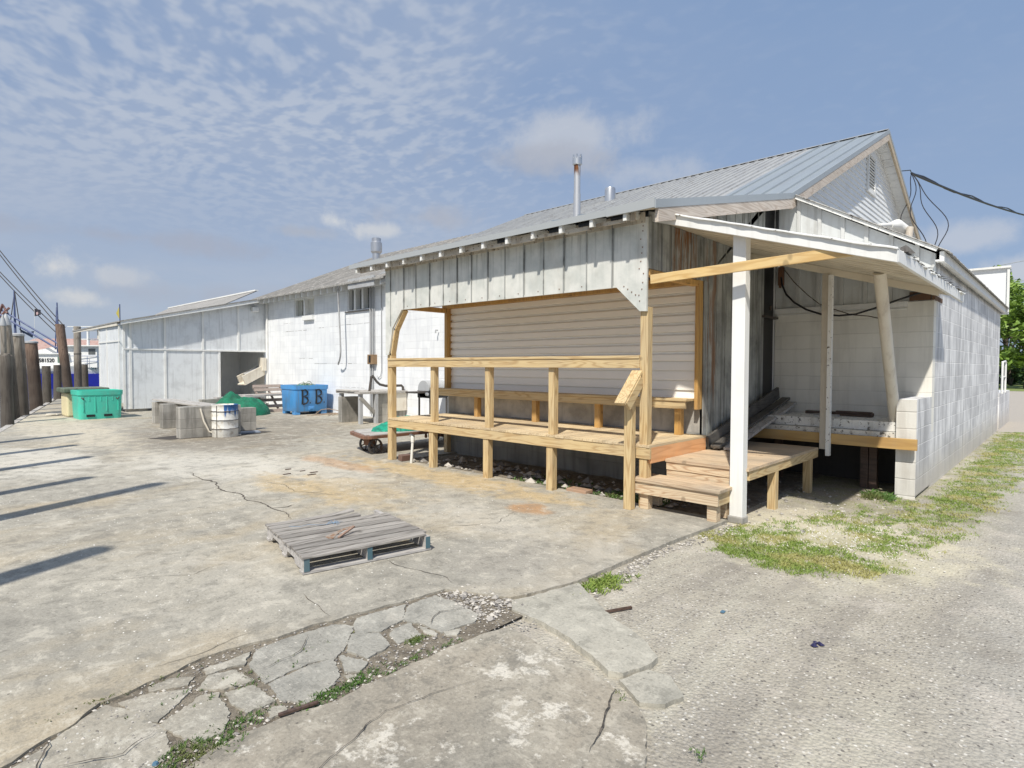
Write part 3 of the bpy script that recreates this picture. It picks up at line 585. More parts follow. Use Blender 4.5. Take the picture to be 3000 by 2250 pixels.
while k < 9500:
    x, y = U(-2.5, -0.3), 4.7 + 14.3 * R_() ** 1.9
    if not inpoly(x + .16 * mnoise.noise(Vector((x * 5, y * 5, 11))) + random.gauss(0, .05), y + .30 * mnoise.noise(Vector((x * 5, y * 5, 14))) + random.gauss(0, .07), gr): continue
    v = mnoise.noise(Vector((x * 1.7, y * 1.7, 3))) + .7 * mnoise.noise(Vector((x * 7.0, y * 7.0, 8))) + .4 * mnoise.noise(Vector((x * 19.0, y * 19.0, 8)))
    gx = -1.30 + .0; green = .05 + 0.45 * max(0, 1 - abs(x + 1.0) / .45) if y > 8.6 else (0.10 - .45 * max(0, 1 - abs((x + 1.6) / .6)) * max(0, 1 - abs((y - 6.0) / .5)) + .35 * max(0, 1 - abs((y - 5.25) / .35)))
    if v + green < 0.05 + U(-.38, .38): k += 0.12; continue
    tuft(m, x, y, -0.036, U(.012, .034), 7, .045, .0026); k += 1
for _ in range(230):
    x, y = random.gauss(-2.43, .05), random.gauss(3.52, .11)
    if x > -2.56: tuft(m, x, y, -0.03, U(.02, .045), 6, .02, .003)
struct('grass', m, GRASS, kind='stuff')
m = MB()
for (x, y, sx, sy, n) in [(-3.22, .5, .01, .25, 40), (-2.88, 1.2, .02, .12, 25), (-2.5, 1.9, .02, .15, 50), (-2.50, 1.42, .02, .10, 70), (-2.55, 1.62, .02, .05, 40), (-3.0, 1.25, .01, .3, 20), (-2.53, 1.38, .02, .06, 45), (-2.67, 2.02, .02, .03, 60), (-2.60, 1.02, .03, .08, 55), (-2.53, 0.82, .05, .07, 170), (-2.46, 0.60, .05, .09, 230), (-3.22, 0.63, .008, .02, 20), (-2.52, 1.50, .015, .05, 30), (-2.42, 0.3, .04, .1, 160), (-1.50, 2.33, .02, .03, 14), (-2.1, 2.9, .02, .05, 0), (-1.05, 2.2, .02, .02, 10)]:
    for _ in range(n): tuft(m, random.gauss(x, sx), random.gauss(y, sy), -0.014, U(.010, .028), 5, .012, .0018)
for _ in range(150): tuft(m, U(-5.6, -3.5), 5.9 + .5 * R_() ** 2, -0.02, U(.02, .06), 4, .03, .008)
for _ in range(90): tuft(m, U(-4.1, -3.3), U(5.9, 6.2), -0.02, U(.03, .07), 6, .03, .004)
for _ in range(60): tuft(m, U(-1.8, -1.5), U(8.0, 8.35), -0.03, U(.04, .10), 6, .03, .004)
struct('weeds', m, WEED, kind='stuff')
m = MB(); m.grid(lambda u, v: (-60 + 360 * u, 53 + 340 * v, -0.028), 2, 2); struct('far_lawn', m, material('lawn', lambda t: (t.mix(t.noise(t.pos(), .5, 5), (0.14, 0.20, 0.05), (0.24, 0.27, 0.09)), 1.0)))


# ================================================================== MAIN BUILDING (metal sided, gabled)
GX = -3.35
def zl(y):  # main roof top surface
    if y < 9.25: return 3.225 + (y - 5.33) * 0.2296
    if y < 15.39: return 4.125 + (y - 9.25) * 0.4414
    return 6.835 - (y - 15.39) * 0.4414
B = thing('fish_house', 'large gabled building with weathered white metal panels, standing seam roof and recessed timber porch', 'building', (-5.8, 7.0, 0))
# front upper panel with the notched opening
OUT = [(-8.2, 3.16), (-8.2, 1.73), (-8.12, 1.73), (-8.09, 1.80), (-8.01, 2.16), (-7.76, 2.445), (-3.72, 2.437), (-3.42, 2.155), (-3.335, 2.15), (-3.335, 3.16)]
m = MB(); m.prism([(x, 5.61, z) for x, z in OUT], (0, 0.03, 0)); fp = part('front_panel', m, MPANEL, B)
m = MB(); x = -8.05; k = 0
while x < -3.45:
    zb = 2.445 + 0.004 if x > -7.7 and x < -3.75 else 2.46 if x > -7.8 else 2.2
    if x > -3.75: zb = 2.46
    m.box(x - .006, 5.598, zb, x + .006, 5.611, 3.14); m.box(x + .016, 5.602, zb + .02, x + .020, 5.6105, 3.13) if k % 2 else None; x += U(.30, .355); k += 1
part('panel_seam', m, paint('seam_grime', (0.36, 0.37, 0.36), (0.06, 0.06, 0.055), 0.8, 0.8), fp)
for (x, z) in [(-3.40 + U(-.03, .03), 2.25 + i * .075 + U(-.02, .02)) for i in range(12)] + [(-3.62 + i * .05, 2.44 - i * .035) for i in range(4)] + [(-7.6 + i * .34, 2.49) for i in range(11)]:
    m = MB(); m.box(x - .005, 5.603, z - .005, x + .005, 5.6105, z + .005); part('nail_head', m, RUSTM, fp)

m = MB(); m.box(-8.2, 5.60, 3.10, -3.36, 5.609, 3.215)
for i in range(13):
    x = -8.66 + i * 0.433 + .043; m.box(x, 5.40, 3.085 + U(-.008, .008), min(x + .388, -3.36), 5.42, 3.172 if i not in (7, 9, 10, 11) else 3.13)
part('frieze_board', m, paint('frieze_paint', (0.56, 0.51, 0.43), (0.27, 0.20, 0.13), 0.7, 0.7, peel=0.7), B)
tail0 = None
for i in range(13):
    x = -8.66 + i * 0.433
    m = MB(); m.prism([(x, 5.335, 3.085), (x, 5.335, 3.17), (x, 5.60, 3.23), (x, 5.60, 3.145)], (0.042, 0, 0)); part('rafter_tail', m, WHITE if i % 3 else WHITEPEEL, B)
for i in (7, 9, 10, 11): m = MB(); x = -8.66 + i * 0.433 + .433; m.box(x - .19, 5.385, 3.125, x - .01, 5.3995, 3.165); part('eave_gap_shade', m, BLACKP, B)  # black boxes stand in for the shade inside the eave openings

# gable end wall (faces right)
m = MB()
m.prism([(GX, 5.64, 3.16), (GX, 5.64, 2.62), (GX, 6.99, 2.62), (GX, 6.99, .50), (GX, 8.97, .50), (GX, 8.97, 4.0), (GX, 9.25, 4.06), (GX, 6.0, 3.30)], (-.03, 0, 0))
part('side_panel', m, SPANEL, B)
m = MB()
for y in (5.95, 6.17, 6.42, 6.66, 6.90, 7.13, 7.36, 7.62, 7.9, 8.15, 8.42, 8.7):
    zb = 2.62 if y < 6.99 else .52
    m.box(GX - .004, y - .007, zb, GX + .010, y + .007, min(zl(y) - .09, 4))
part('panel_batten', m, paint('batten_grime', (0.34, 0.35, 0.33), (0.07, 0.065, 0.06), 0.8, 0.8), B)
m = MB(); m.box(GX - .028, 6.99, .50, GX + .014, 7.07, 2.62); part('corner_board', m, paint('corner_strip', (0.33, 0.34, 0.33), (0.12, 0.10, 0.08), 0.7, 0.8), B)
m = MB(); m.box(GX - .35, 8.97, .5, GX - .03, 9.44, 4.0)
dr = part('doorway_shade', m, BLACKP, B)  # solid black box: the darkness of the opening is put into its colour
m = MB(); m.box(GX - .03, 8.90, 2.29, GX + .05, 9.44, 2.32); m.tube([(GX - .02, 9.3, 2.42), (GX - .02, 9.3, 2.49)], .015, 10)
part('door_track', m, DARKM, dr)
m = MB(); m.tube([(GX + .03, 9.39, 3.55), (GX + .03, 9.39, 4.12)], .022, 8); m.tube([(GX + .035, 9.33, 3.6), (GX + .035, 9.33, 4.1)], .012, 8); part('drain_pipe', m, BLACKP, B)
# clapboard gable
m = MB(); z = 4.20; ty = lambda z: (9.25 + (z + .10 - 4.125) / .4414, 21.53 - (z + .10 - 4.125) / .4414)
while z < 6.58:
    a0, a1 = ty(z); b0, b1 = ty(min(z + .112, 6.62)); s_ = 0.018
    m.add([(GX + s_, a0, z), (GX + s_, a1, z), (GX, b1, z + .112), (GX, b0, z + .112), (GX, a0, z), (GX, a1, z)], [(0, 1, 2, 3), (0, 4, 5, 1)]); z += .112
part('clapboard_gable', m, CLAP, B)
m = MB(); m.prism([(GX - .01, 9.3, 4.0), (GX - .01, 21.5, 4.0), (GX - .01, 15.4, 6.72)], (-.05, 0, 0)); m.box(GX - .06, 9.44, 0, GX - .01, 21.5, 4.0); part('gable_backing', m, CLAP, B)
m = MB(); Y0, Y1, Z0, Z1 = 14.70, 15.40, 5.40, 6.30
for (a, b, c, d) in ((Y0, Y0 + .09, Z0, Z1), (Y1 - .09, Y1, Z0, Z1), (Y0 + .09, Y1 - .09, Z0, Z0 + .09), (Y0 + .09, Y1 - .09, Z1 - .09, Z1)): m.box(GX + .01, a, c, GX + .05, b, d)
lv = part('gable_vent', m, WHITE, B); m = MB(); z = Z0 + .11
while z < Z1 - .12: m.prism([(GX + .045, Y0 + .09, z), (GX + .015, Y0 + .09, z + .055), (GX + .005, Y0 + .09, z + .05), (GX + .035, Y0 + .09, z - .005)], (0, Y1 - Y0 - .18, 0)); z += .066
part('louvre', m, WHITE, lv); m = MB(); m.box(GX - .005, Y0 + .05, Z0 + .05, GX + .004, Y1 - .05, Z1 - .05); part('vent_dark', m, GLASS, lv)
# roof
def roof_strip(mb, x0, x1, ya, yb, zf, rib=0.23, hgt=0.028, th=0.02, first=None):
    ys = [ya, yb]
    mb.prism([(x0, ya, zf(ya)), (x0, yb, zf(yb)), (x0, yb, zf(yb) - th), (x0, ya, zf(ya) - th)], (x1 - x0, 0, 0))
    x = x0 + (first if first is not None else rib * .5)
    while x < x1 - .02:
        mb.prism([(x - .014, ya, zf(ya)), (x + .014, ya, zf(ya)), (x + .007, ya, zf(ya) + hgt), (x - .007, ya, zf(ya) + hgt)], (0, yb - ya, zf(yb) - zf(ya))); x += rib
zf = lambda y: zl(y)
e = 1e-4
m = MB(); roof_strip(m, -8.80, -4.62, 5.33, 9.25 - e, zl); rf = part('lower_roof', m, ROOFM, B)
m = MB(); roof_strip(m, -4.62, -3.08, 5.33, 9.25 - e, zl, .38, .03); part('new_lower_roof', m, ROOFN, B, label='newer bluish roof sheets over the right end of the porch')
zu = lambda y: 4.125 + (y - 9.25) * 0.4414; zd = lambda y: 6.835 - (y - 15.39) * 0.4414
m = MB(); roof_strip(m, -8.80, -4.62, 9.25, 15.39, zu); roof_strip(m, -14.0, -8.80, 9.52, 15.39, zu); roof_strip(m, -14.0, -3.08, 15.39, 21.9, zd); ur = part('upper_roof', m, ROOFM, B)
m = MB(); roof_strip(m, -4.62, -3.08, 9.25, 15.39, zu, .38, .03); part('new_upper_roof', m, ROOFN, B, label='newer bluish roof sheets beside the gable rake')
m = MB(); m.prism([(-14, 15.30, 6.83), (-14, 15.39, 6.875), (-14, 15.48, 6.83)], (10.92, 0, 0))
part('ridge_cap', m, ROOFM, ur)
# metal eave flashing and rake trim
m = MB(); m.box(-8.83, 5.315, 3.165, -3.66, 5.33, 3.235); m.box(-3.66, 5.305, 3.155, -3.075, 5.33, 3.25); part('eave_flashing', m, paint('flashing_metal', (0.38, 0.40, 0.41), (0.36, 0.38, 0.4), 0.3, 0.45), B)
XR = -3.075
def rake(mb, ya, yb, zf, t0, t1, x0, x1):
    mb.prism([(x0, ya, zf(ya) - t0), (x0, yb, zf(yb) - t0), (x0, yb, zf(yb) - t1), (x0, ya, zf(ya) - t1)], (x1 - x0, 0, 0))
m = MB(); rake(m, 5.31, 9.25, zl, -.012, .075, XR, XR + .015); rake(m, 9.25, 15.39, zu, -.012, .075, XR, XR + .015); rake(m, 15.39, 21.9, zd, -.012, .075, XR, XR + .015); part('rake_flashing', m, paint('rake_metal', (0.34, 0.37, 0.39), (0.3, 0.33, 0.36), 0.3, 0.45), B)
m = MB(); rake(m, 5.37, 9.25, zl, .077, .215, XR - .03, XR + .010); rake(m, 9.25, 15.39, zu, .077, .23, XR - .03, XR + .010); part('rake_board', m, PINKY, B)
m = MB(); rake(m, 15.39, 21.9, zd, .077, .23, XR - .03, XR + .010); part('rake_board', m, wood('tan_rake', 'y', (0.50, 0.42, 0.31), (0.34, 0.26, 0.17), 0.85), B)
m = MB(); rake(m, 9.6, 15.39, zu, .10, .13, GX, XR - .03); rake(m, 15.39, 21.9, zd, .10, .13, GX, XR - .03)
y = 15.6
while y < 21.5: m.box(GX + .01, y, zd(y) - .142, XR - .035, y + .012, zd(y) - .129); y += .24
part('rake_soffit', m, CLAP, B)
m = MB(); m.prism([(GX, 5.36, zl(5.36) - .03), (GX, 9.25, 4.09), (GX, 9.25, 4.06), (GX, 5.36, zl(5.36) - .06)], (.24, 0, 0)); part('verge_soffit', m, SOFFIT, B)
# chimneys standing on the roof
def chim(mb, x, y, r, z0, z1): mb.tube([(x, y, z0), (x, y, z1)], r, 16)
m = MB(); m.tube([(-4.73, 6.2, 3.35), (-4.73, 6.2, 3.80), (-4.73, 6.2, 3.801), (-4.73, 6.2, 4.2)], [.047, .047, .042, .042], 18); ch = part('vent_pipe', m, STEELR, rf, smooth=True)
m = MB(); m.lathe((-4.73, 6.2, 4.17), [(.05, 0), (.062, .01), (.062, .09), (.052, .10), (.03, .115)], 18)
for k in range(6): a = k * math.pi / 3; m.box(-4.73 + .055 * math.cos(a) - .008, 6.2 + .055 * math.sin(a) - .008, 4.25, -4.73 + .055 * math.cos(a) + .008, 6.2 + .055 * math.sin(a) + .008, 4.30)
m2 = MB(); m2.lathe((-9.52, 14, 6.1), [(.15, 0), (.15, .42), (.14, .46), (.10, .475)], 22); part('vent_pipe', m2, STEEL, ur, smooth=True)
m3 = MB(); m3.lathe((-19.0, 12.6, 5.4), [(.15, 0), (.15, .35), (.21, .42), (.21, .75), (.17, .80), (.17, .92), (.10, .95)], 22)
# (the cap of the tall pipe belongs to it and shares its material)
cp = part('vent_cap', m, STEEL, rf, smooth=True)
# porch interior: foundation, siding, trim, added light-blocking ceiling
m = MB(); m.box(-8.25, 7.0, .72, -3.352, 7.2, 1.13); part('footing_wall', m, RENDERC, B)
m = MB(); m.box(-8.25, 7.0, -.03, -3.352, 7.2, .719); part('foundation', m, FNDX, B)
m = MB(); z = 1.13; n_ = 12; hh = (2.62 - 1.13) / n_
for i in range(n_):
    z = 1.13 + i * hh
    prof = [(6.955, z), (6.950, z + .008), (6.952, z + hh * .62), (6.965, z + hh * .74), (6.982, z + hh * .80), (6.984, z + hh * .93), (6.965, z + hh * .985), (6.99, z + hh)] if i > 3 else [(6.958, z), (6.958, z + .01), (6.978, z + hh * .99), (6.99, z + hh)]
    k = len(prof); m.add([(-8.13, a, b) for a, b in prof] + [(-3.40, a, b) for a, b in prof], [(j, j + k, j + 1 + k, j + 1) for j in range(k - 1)])
m.box(-8.13, 6.99, 1.13, -3.40, 7.0, 2.62); part('porch_siding', m, VINYL, B)
m = MB(); m.box(-8.25, 7.0, 1.131, -3.36, 7.05, 3.5); part('back_wall', m, SOFFIT, B)
for (x0, x1) in ((-8.21, -8.13), (-3.40, -3.352)):
    m = MB(); m.box(x0, 6.87, 1.02, x1, 6.985, 2.58); part('trim_post', m, TRIMZ, B, bevel=.003)
m = MB(); m.box(-8.25, 6.85, 2.58, -3.352, 6.985, 2.68); m.box(-8.21, 5.75, 2.50, -8.13, 6.85, 2.58); m.box(-3.43, 5.7, 2.545, -3.355, 6.85, 2.615); part('header_beam', m, TRIMZ, B, bevel=.003)
m = MB(); m.box(-8.2, 5.64, 2.74, -3.38, 7.0, 2.76); part('light_block_ceiling', m, wood('light_block_boards', 'x', (0.5, 0.36, 0.22), (0.3, 0.2, 0.12)), B)  # unseen ceiling board, added to block light over the porch
# far wall, left wall of the block so nothing is open
m = MB(); m.box(-8.25, 7.2, 0, -8.15, 15.4, 3.5); part('outer_wall', m, CLAP, B); m = MB(); m.box(-14.0, 21.4, 0, -3.42, 21.5, 3.9); part('outer_wall', m, CLAP, B)

# ================================================================== porch deck
D = thing('porch_deck', 'raised pine porch deck with square posts and a handrail along its front', 'deck', (-5.8, 6.3, 0))
m = MB(); x = -8.16
while x < -3.30:
    m.box(x, 5.625 + U(-.004, .004), .672, min(x + .138, -3.29), 6.985, .70 + U(-.001, .001)); x += .142
part('deck_boards', m, DECKY, D)
m = MB(); m.box(-8.17, 5.632, .545, -3.29, 5.668, .671); part('rim_joist', m, PINEX, D, bevel=.003)
m = MB(); m.box(-3.325, 5.668, .50, -3.29, 6.98, .671); part('step_riser', m, ORANGEY, D, label='fresh orange board facing the lower landing')
for x in (-7.4, -6.3, -5.2, -4.1): m = MB(); m.box(x, 5.67, .55, x + .04, 6.97, .67); part('joist', m, PINEY, D)
for (x0, x1, z1) in ((-8.20, -8.09, 1.76), (-3.43, -3.335, 2.20)):
    m = MB(); m.box(x0, 5.645 - (.0 if x0 < -5 else 0.0), 0.0, x1, 5.745, z1)
    if x0 < -5: m.bar((-8.11, 5.69, 1.72), (-7.99, 5.69, 2.16), .09, .04); m.bar((-8.0, 5.69, 2.13), (-7.76, 5.69, 2.44), .09, .04)
    part('corner_post', m, PINEZ, D, bevel=.004)
for x in (-7.06, -5.86, -4.71):
    m = MB(); m.box(x - .045, 5.67, .70, x + .045, 5.76, 1.545); part('rail_post', m, PINEZ, D, bevel=.004)
    m = MB(); m.box(x - .055, 5.645, -.02, x + .045, 5.74, .545); part('support_post', m, PINEZ, D, bevel=.004)
m = MB(); m.box(-8.17, 5.63, 1.535, -3.43, 5.668, 1.64); part('rail_board', m, PINEX, D, bevel=.003)
m = MB(); m.box(-8.17, 5.62, 1.6405, -3.43, 5.76, 1.675); part('rail_cap', m, PINEX, D, bevel=.003)
m = MB(); m.box(-8.21, 6.86, -.02, -8.12, 6.95, .67); part('support_post', m, PINEZ, D)
# bench
Bn = thing('porch_bench', 'long pine bench against the white siding at the back of the porch', 'bench', (-5.9, 6.85, .7))
m = MB(); m.box(-8.42, 6.70, 1.125, -3.42, 6.83, 1.155); m.box(-8.42, 6.835, 1.125, -3.42, 6.945, 1.155); part('seat', m, PINEX, Bn, bevel=.003)
m = MB(); m.box(-8.40, 6.715, 1.03, -3.44, 6.75, 1.124); part('apron_board', m, PINEX, Bn, bevel=.003)
for x in (-8.38, -7.25, -5.95, -4.78, -3.56):
    m = MB(); m.box(x - .043, 6.752, .70, x + .043, 6.84, 1.124); part('leg', m, TRIMZ, Bn, bevel=.003)

# ================================================================== landing and steps
L = thing('landing_platform', 'low pine platform of worn boards between the steps and the white ledge', 'platform', (-2.83, 7.1, 0))
m = MB(); y = 5.96
while y < 8.2: m.box(-3.285, y, .49, -2.345, min(y + .137, 8.26), .52 + U(-.001, .001)); y += .141
part('landing_boards', m, DECKX, L)
m = MB(); m.box(-2.39, 6.0, .39, -2.355, 8.24, .489); part('rim_joist', m, PINEY, L, bevel=.003, label='side rim board')
m = MB(); m.box(-3.28, 5.975, .40, -2.391, 6.01, .489); part('riser_board', m, STEPX, L, bevel=.003)
m = MB(); m.box(-3.28, 5.985, .28, -2.40, 6.01, .399); part('riser_board', m, STEPX, L, bevel=.003)
for (x, y) in ((-2.40, 6.78), (-2.40, 7.98), (-3.2, 8.0)):
    m = MB(); m.box(x - .045, y - .045, -.04, x + .045, y + .045, .389 if x > -3 else .489); part('leg', m, PINEZ, L, bevel=.003)
for (x, y) in ((-2.355, 6.78), (-2.355, 7.98)):
    pass
S = thing('entry_step', 'single boxed timber step in front of the landing, on short block feet', 'step', (-2.98, 5.75, 0))
m = MB(); m.box(-3.49, 5.565, .30, -2.475, 5.76, .335); m.box(-3.49, 5.766, .30, -2.475, 5.955, .335); part('tread', m, DECKX, S, bevel=.004)
m = MB(); m.box(-3.45, 5.585, .17, -2.50, 5.62, .299); part('front_board', m, STEPX, S, bevel=.003)
m = MB(); m.box(-2.535, 5.621, .17, -2.50, 5.95, .299); part('side_board', m, PINEY, S, bevel=.003)
m = MB(); m.box(-3.45, 5.621, .17, -3.415, 5.95, .299); part('side_board', m, PINEY, S, bevel=.003)
for x in (-3.40, -2.63):
    m = MB(); m.box(x, 5.622, 0, x + .10, 5.72, .169); part('foot', m, STEPX, S, bevel=.004)
    m = MB(); m.box(x, 5.85, 0, x + .10, 5.94, .169); part('foot', m, STEPX, S, bevel=.004)
Rr = thing('stair_handrail', 'short sloping pine handrail on a post beside the entry step', 'handrail', (-3.46, 5.53, 0))
m = MB(); m.box(-3.515, 5.47, 0, -3.42, 5.555, 1.17); part('post', m, PINEZ, Rr, bevel=.004)
m = MB(); m.bar((-3.46, 5.30, 1.155), (-3.46, 5.645, 1.50), .13, .035); part('handrail', m, wood('rail_cap_y', 'y', *PINE), Rr, bevel=.004)
m = MB(); m.bar((-3.405, 5.36, 1.13), (-3.405, 5.64, 1.41), .035, .11); part('side_board', m, PINEY, Rr, bevel=.003)

# ================================================================== block annex on the right
A = thing('block_annex', 'white painted cinder block annex with a rusty sheet roof at the right end', 'building', (-1.8, 12, 0))
YW = 9.44; XS = -1.33
m = MB(); m.box(GX, YW, .70, XS, YW + .19, 2.44); part('recess_wall', m, BLKRX, A)
m = MB(); m.box(GX, YW - .03, 2.37, -1.62, YW - .001, 2.445); m.box(GX, YW - .02, 2.345, -1.62, YW - .001, 2.352); part('wall_ledge', m, WHITE, A)
m = MB(); m.prism([(GX, YW + .02, 2.445), (XS, YW + .02, 2.445), (XS, YW + .02, 3.05), (GX, YW + .02, 4.24)], (0, .1, 0)); part('front_gable_panel', m, paint('annex_panel', (0.62, 0.64, 0.64), (0.36, 0.35, 0.32), 0.45, 0.6), A)
m = MB()
for x in (-3.03, -2.74, -2.43, -2.13, -1.83, -1.53): zt = 3.115 + .577 * (-1.277 - x) - .05; m.box(x - .025, YW - .003, 2.446, x + .025, YW + .018, zt)
part('wall_batten', m, paint('batten_paint', (0.60, 0.61, 0.60), (0.34, 0.33, 0.30), 0.5, 0.6), A)
m = MB(); m.box(XS - .2, 8.43, 0, XS, 8.63, 1.17); m.box(XS - .2, 8.63, 0, XS, YW, 1.17); part('wing_wall', m, [BLKY], A)
m = MB(); m.box(XS - .205, 8.415, -.05, XS + .002, 8.431, 1.166)
part('pier_face', m, block_mat('pier_block_x', 'x', (0.74, 0.73, 0.69), (0.42, 0.40, 0.36), (0.5, 0.47, 0.42), 0.45, 0.6, hide=0.38, msize=0.012), A)
m = MB(); m.box(XS - .2, YW + .191, -.05, XS, 19.2, 3.0); m.box(XS - .199, YW + .001, -.05, XS - .001, YW + .19, .699); part('side_wall', m, BLKY, A)
m = MB(); m.box(GX + .001, YW + .12, 2.445, XS - .2, 19.2, 2.6); part('wall_plate', m, BEIGE, A)
m = MB(); m.box(XS - .02, YW - .03, 2.446, XS + .012, YW + .6, 2.50); m.box(-1.60, YW - .028, 2.447, XS - .03, YW + .015, 2.56); part('rotten_plate', m, paint('rotten_wood', (0.14, 0.08, 0.05), (0.05, 0.03, 0.02), 0.6, 0.9), A)
# annex roof
ra = lambda x: 3.115 + .577 * (-1.277 - x)
m = MB(); n_ = 130
def annexroof(mb, x0, x1, ya, yb, zt):
    k = int((yb - ya) / .019); o = []
    for j in range(k + 1):
        y = ya + (yb - ya) * j / k; dz = .009 * math.sin(y * 2 * math.pi / .076); xx = x1 + .012 * mnoise.noise(Vector((0, y * 6, 3)))
        o += [(x0, y, zt(x0) + dz), (xx, y, zt(x1) + dz), (x0, y, zt(x0) + dz - .008), (xx, y, zt(x1) + dz - .008)]
    f = []
    for j in range(k): a = j * 4; b = a + 4; f += [(a, a + 1, b + 1, b), (a + 2, b + 2, b + 3, a + 3), (a + 1, a + 3, b + 3, b + 1)]
    mb.add(o, f)
annexroof(m, -3.05, -1.17, 9.33, 9.98, lambda x: ra(x) - .01); annexroof(m, GX, -1.17, 9.98, 19.3, lambda x: ra(x) - .01); part('roof', m, ROOFRAG, A)
m = MB(); m.bar((-3.05, 9.355, ra(-3.05) - .05), (-1.30, 9.355, ra(-1.30) - .05), .018, .045); part('verge_trim', m, WHITEPEEL, A)
m = MB(); m.box(-1.275, 9.375, 2.93, -1.225, 19.25, 3.055); part('fascia', m, WHITE, A)
m = MB()
m.grid(lambda u, v: (XS + .015 + .03 * (u > .5) + .018 * mnoise.noise(Vector((v * 90, 2, u * 3))), 9.5 + 9.6 * v, (2.955 if u < .5 else 2.895) + .022 * mnoise.noise(Vector((v * 150, 5, 1)))), 1, 260)
part('ragged_soffit', m, ROOFRAG, A)
m = MB(); m.box(-1.32, 9.38, 2.935, -1.277, 19.2, 2.955); part('soffit_board', m, WHITE, A)
# parapet at the street end
m = MB(); m.box(-8.0, 19.25, 0, -1.345, 19.37, 2.9); m.box(-8.0, 19.25, 2.9, -1.18, 19.37, 4.05); pw = part('street_parapet', m, paint('parapet_white', (0.82, 0.84, 0.86), (0.6, 0.62, 0.65), 0.15), A)
m = MB(); m.box(-8.0, 19.17, 4.05, -1.15, 19.42, 4.10); m.box(-1.22, 19.20, 2.95, -1.17, 19.249, 4.049); part('parapet_cap', m, WHITE, pw)
m = MB(); m.box(XS - 1.9, 19.38, -.05, XS + .01, 22.8, .90); part('far_dock', m, BLKY, A)
m = MB(); m.box(-3.2, 19.40, .9, -3.1, 19.6, 3.4)
part('far_corner_pipe', m, BLACKP, A)
fr = thing('dock_railing', 'white pipe railing on the far loading dock past the annex', 'railing', (-1.28, 20, .9))
for y in (19.5, 20.45): m = MB(); m.tube([(-1.28, y, .90), (-1.28, y, 1.70)], .025, 8); part('post', m, WHITE, fr)
m = MB(); m.tube([(-1.28, 19.5, 1.70), (-1.28, 20.35, 1.73), (-1.28, 20.45, 1.68)], .025, 8); m.tube([(-1.28, 19.5, 1.32), (-1.28, 20.45, 1.32)], .02, 8); part('rail', m, WHITE, fr)
m = MB(); m.box(-1.9, 19.9, .9, -1.4, 20.3, 1.6); 
tagged = solo('utility_cabinet', m, paint('cabinet_dark', (0.10, 0.11, 0.14), (0.2, 0.2, 0.22), .4), 'dark metal cabinet behind the far dock railing', 'cabinet', (-1.65, 20.1, .9), bevel=.01)
# concrete platform in the recess
K = thing('loading_platform', 'white chipped concrete loading platform in the recess of the annex', 'platform', (-2.4, 9, 0))
m = MB(); pp = densify([(-3.26, 8.46), (-1.54, 8.46), (-1.54, 9.43), (-3.34, 9.43)], .05, .012, True, 2.0); m.prism([(x, y, .765) for x, y in pp], (0, 0, .115)); part('slab', m, paint('chipped_white', (0.76, 0.75, 0.71), (0.36, 0.34, 0.30), 0.4, peel=0.9), K)
m = MB(); pp = densify([(-3.31, 8.35), (-1.54, 8.35), (-1.54, 9.4), (-3.34, 9.4)], .04, .009, True, 7.0); m.prism([(x, y, .69) for x, y in pp], (0, 0, .07)); part('ledge', m, paint('chipped_cream', (0.70, 0.68, 0.62), (0.3, 0.27, 0.22), 0.5, peel=0.9), K)
m = MB(); m.box(-3.28, 8.295, .57, -1.30, 8.335, .702); part('bearer_beam', m, wood('new_beam_x', 'x', (0.60, 0.38, 0.13), (0.40, 0.22, 0.07), .6, ring=5), K, bevel=.003)
for x in (-3.1, -2.0, -1.9):
    m = MB(); m.box(x, 8.8, -.05, x + .09, 8.89, .69); part('support_post', m, DARKX, K)
m = MB(); m.box(-3.34, 9.405, -.05, -1.54, 9.438, .69); m.box(-3.34, 8.3, -.05, -3.33, 9.4, .69); part('void_shade_back', m, paint('void_shade_paint', (0.06, 0.055, 0.05), (0.03, .03, .03), .5), K)  # shade of the void below the platform, painted as near-black sheets

# ================================================================== canopy
CN = thing('loading_canopy', 'sagging white board canopy with a torn sheet roof over the landing', 'canopy', (-2.4, 7.5, 0))
cz = lambda x: 3.255 - (x + 3.40) * 0.3125     # top of the canopy
def sl(mb, x0, x1, y0, y1, t0, t1): mb.prism([(x0, y0, cz(x0) - t0), (x1, y0, cz(x1) - t0), (x1, y0, cz(x1) - t1), (x0, y0, cz(x0) - t1)], (0, y1 - y0, 0))
m = MB(); k = 0; y = 5.82
while y < 9.40: sl(m, -3.34, -1.10, y, min(y + .118, 9.40), .055 + .003 * (k % 2), .078 + .003 * (k % 2)); y += .124; k += 1
part('soffit_boards', m, SOFFIT, CN)
m = MB(); sl(m, -3.40, -1.065, 5.74, 5.78, .0, .105); part('front_fascia', m, WHITE, CN, bevel=.003)
m = MB(); m.prism([(-1.095, 5.78, cz(-1.095) - .0), (-1.095, 9.85, cz(-1.095) + .0), (-1.095, 9.85, cz(-1.095) - .115), (-1.095, 5.78, cz(-1.095) - .105)], (.032, 0, 0)); part('side_fascia', m, WHITE, CN, bevel=.003)
m = MB()
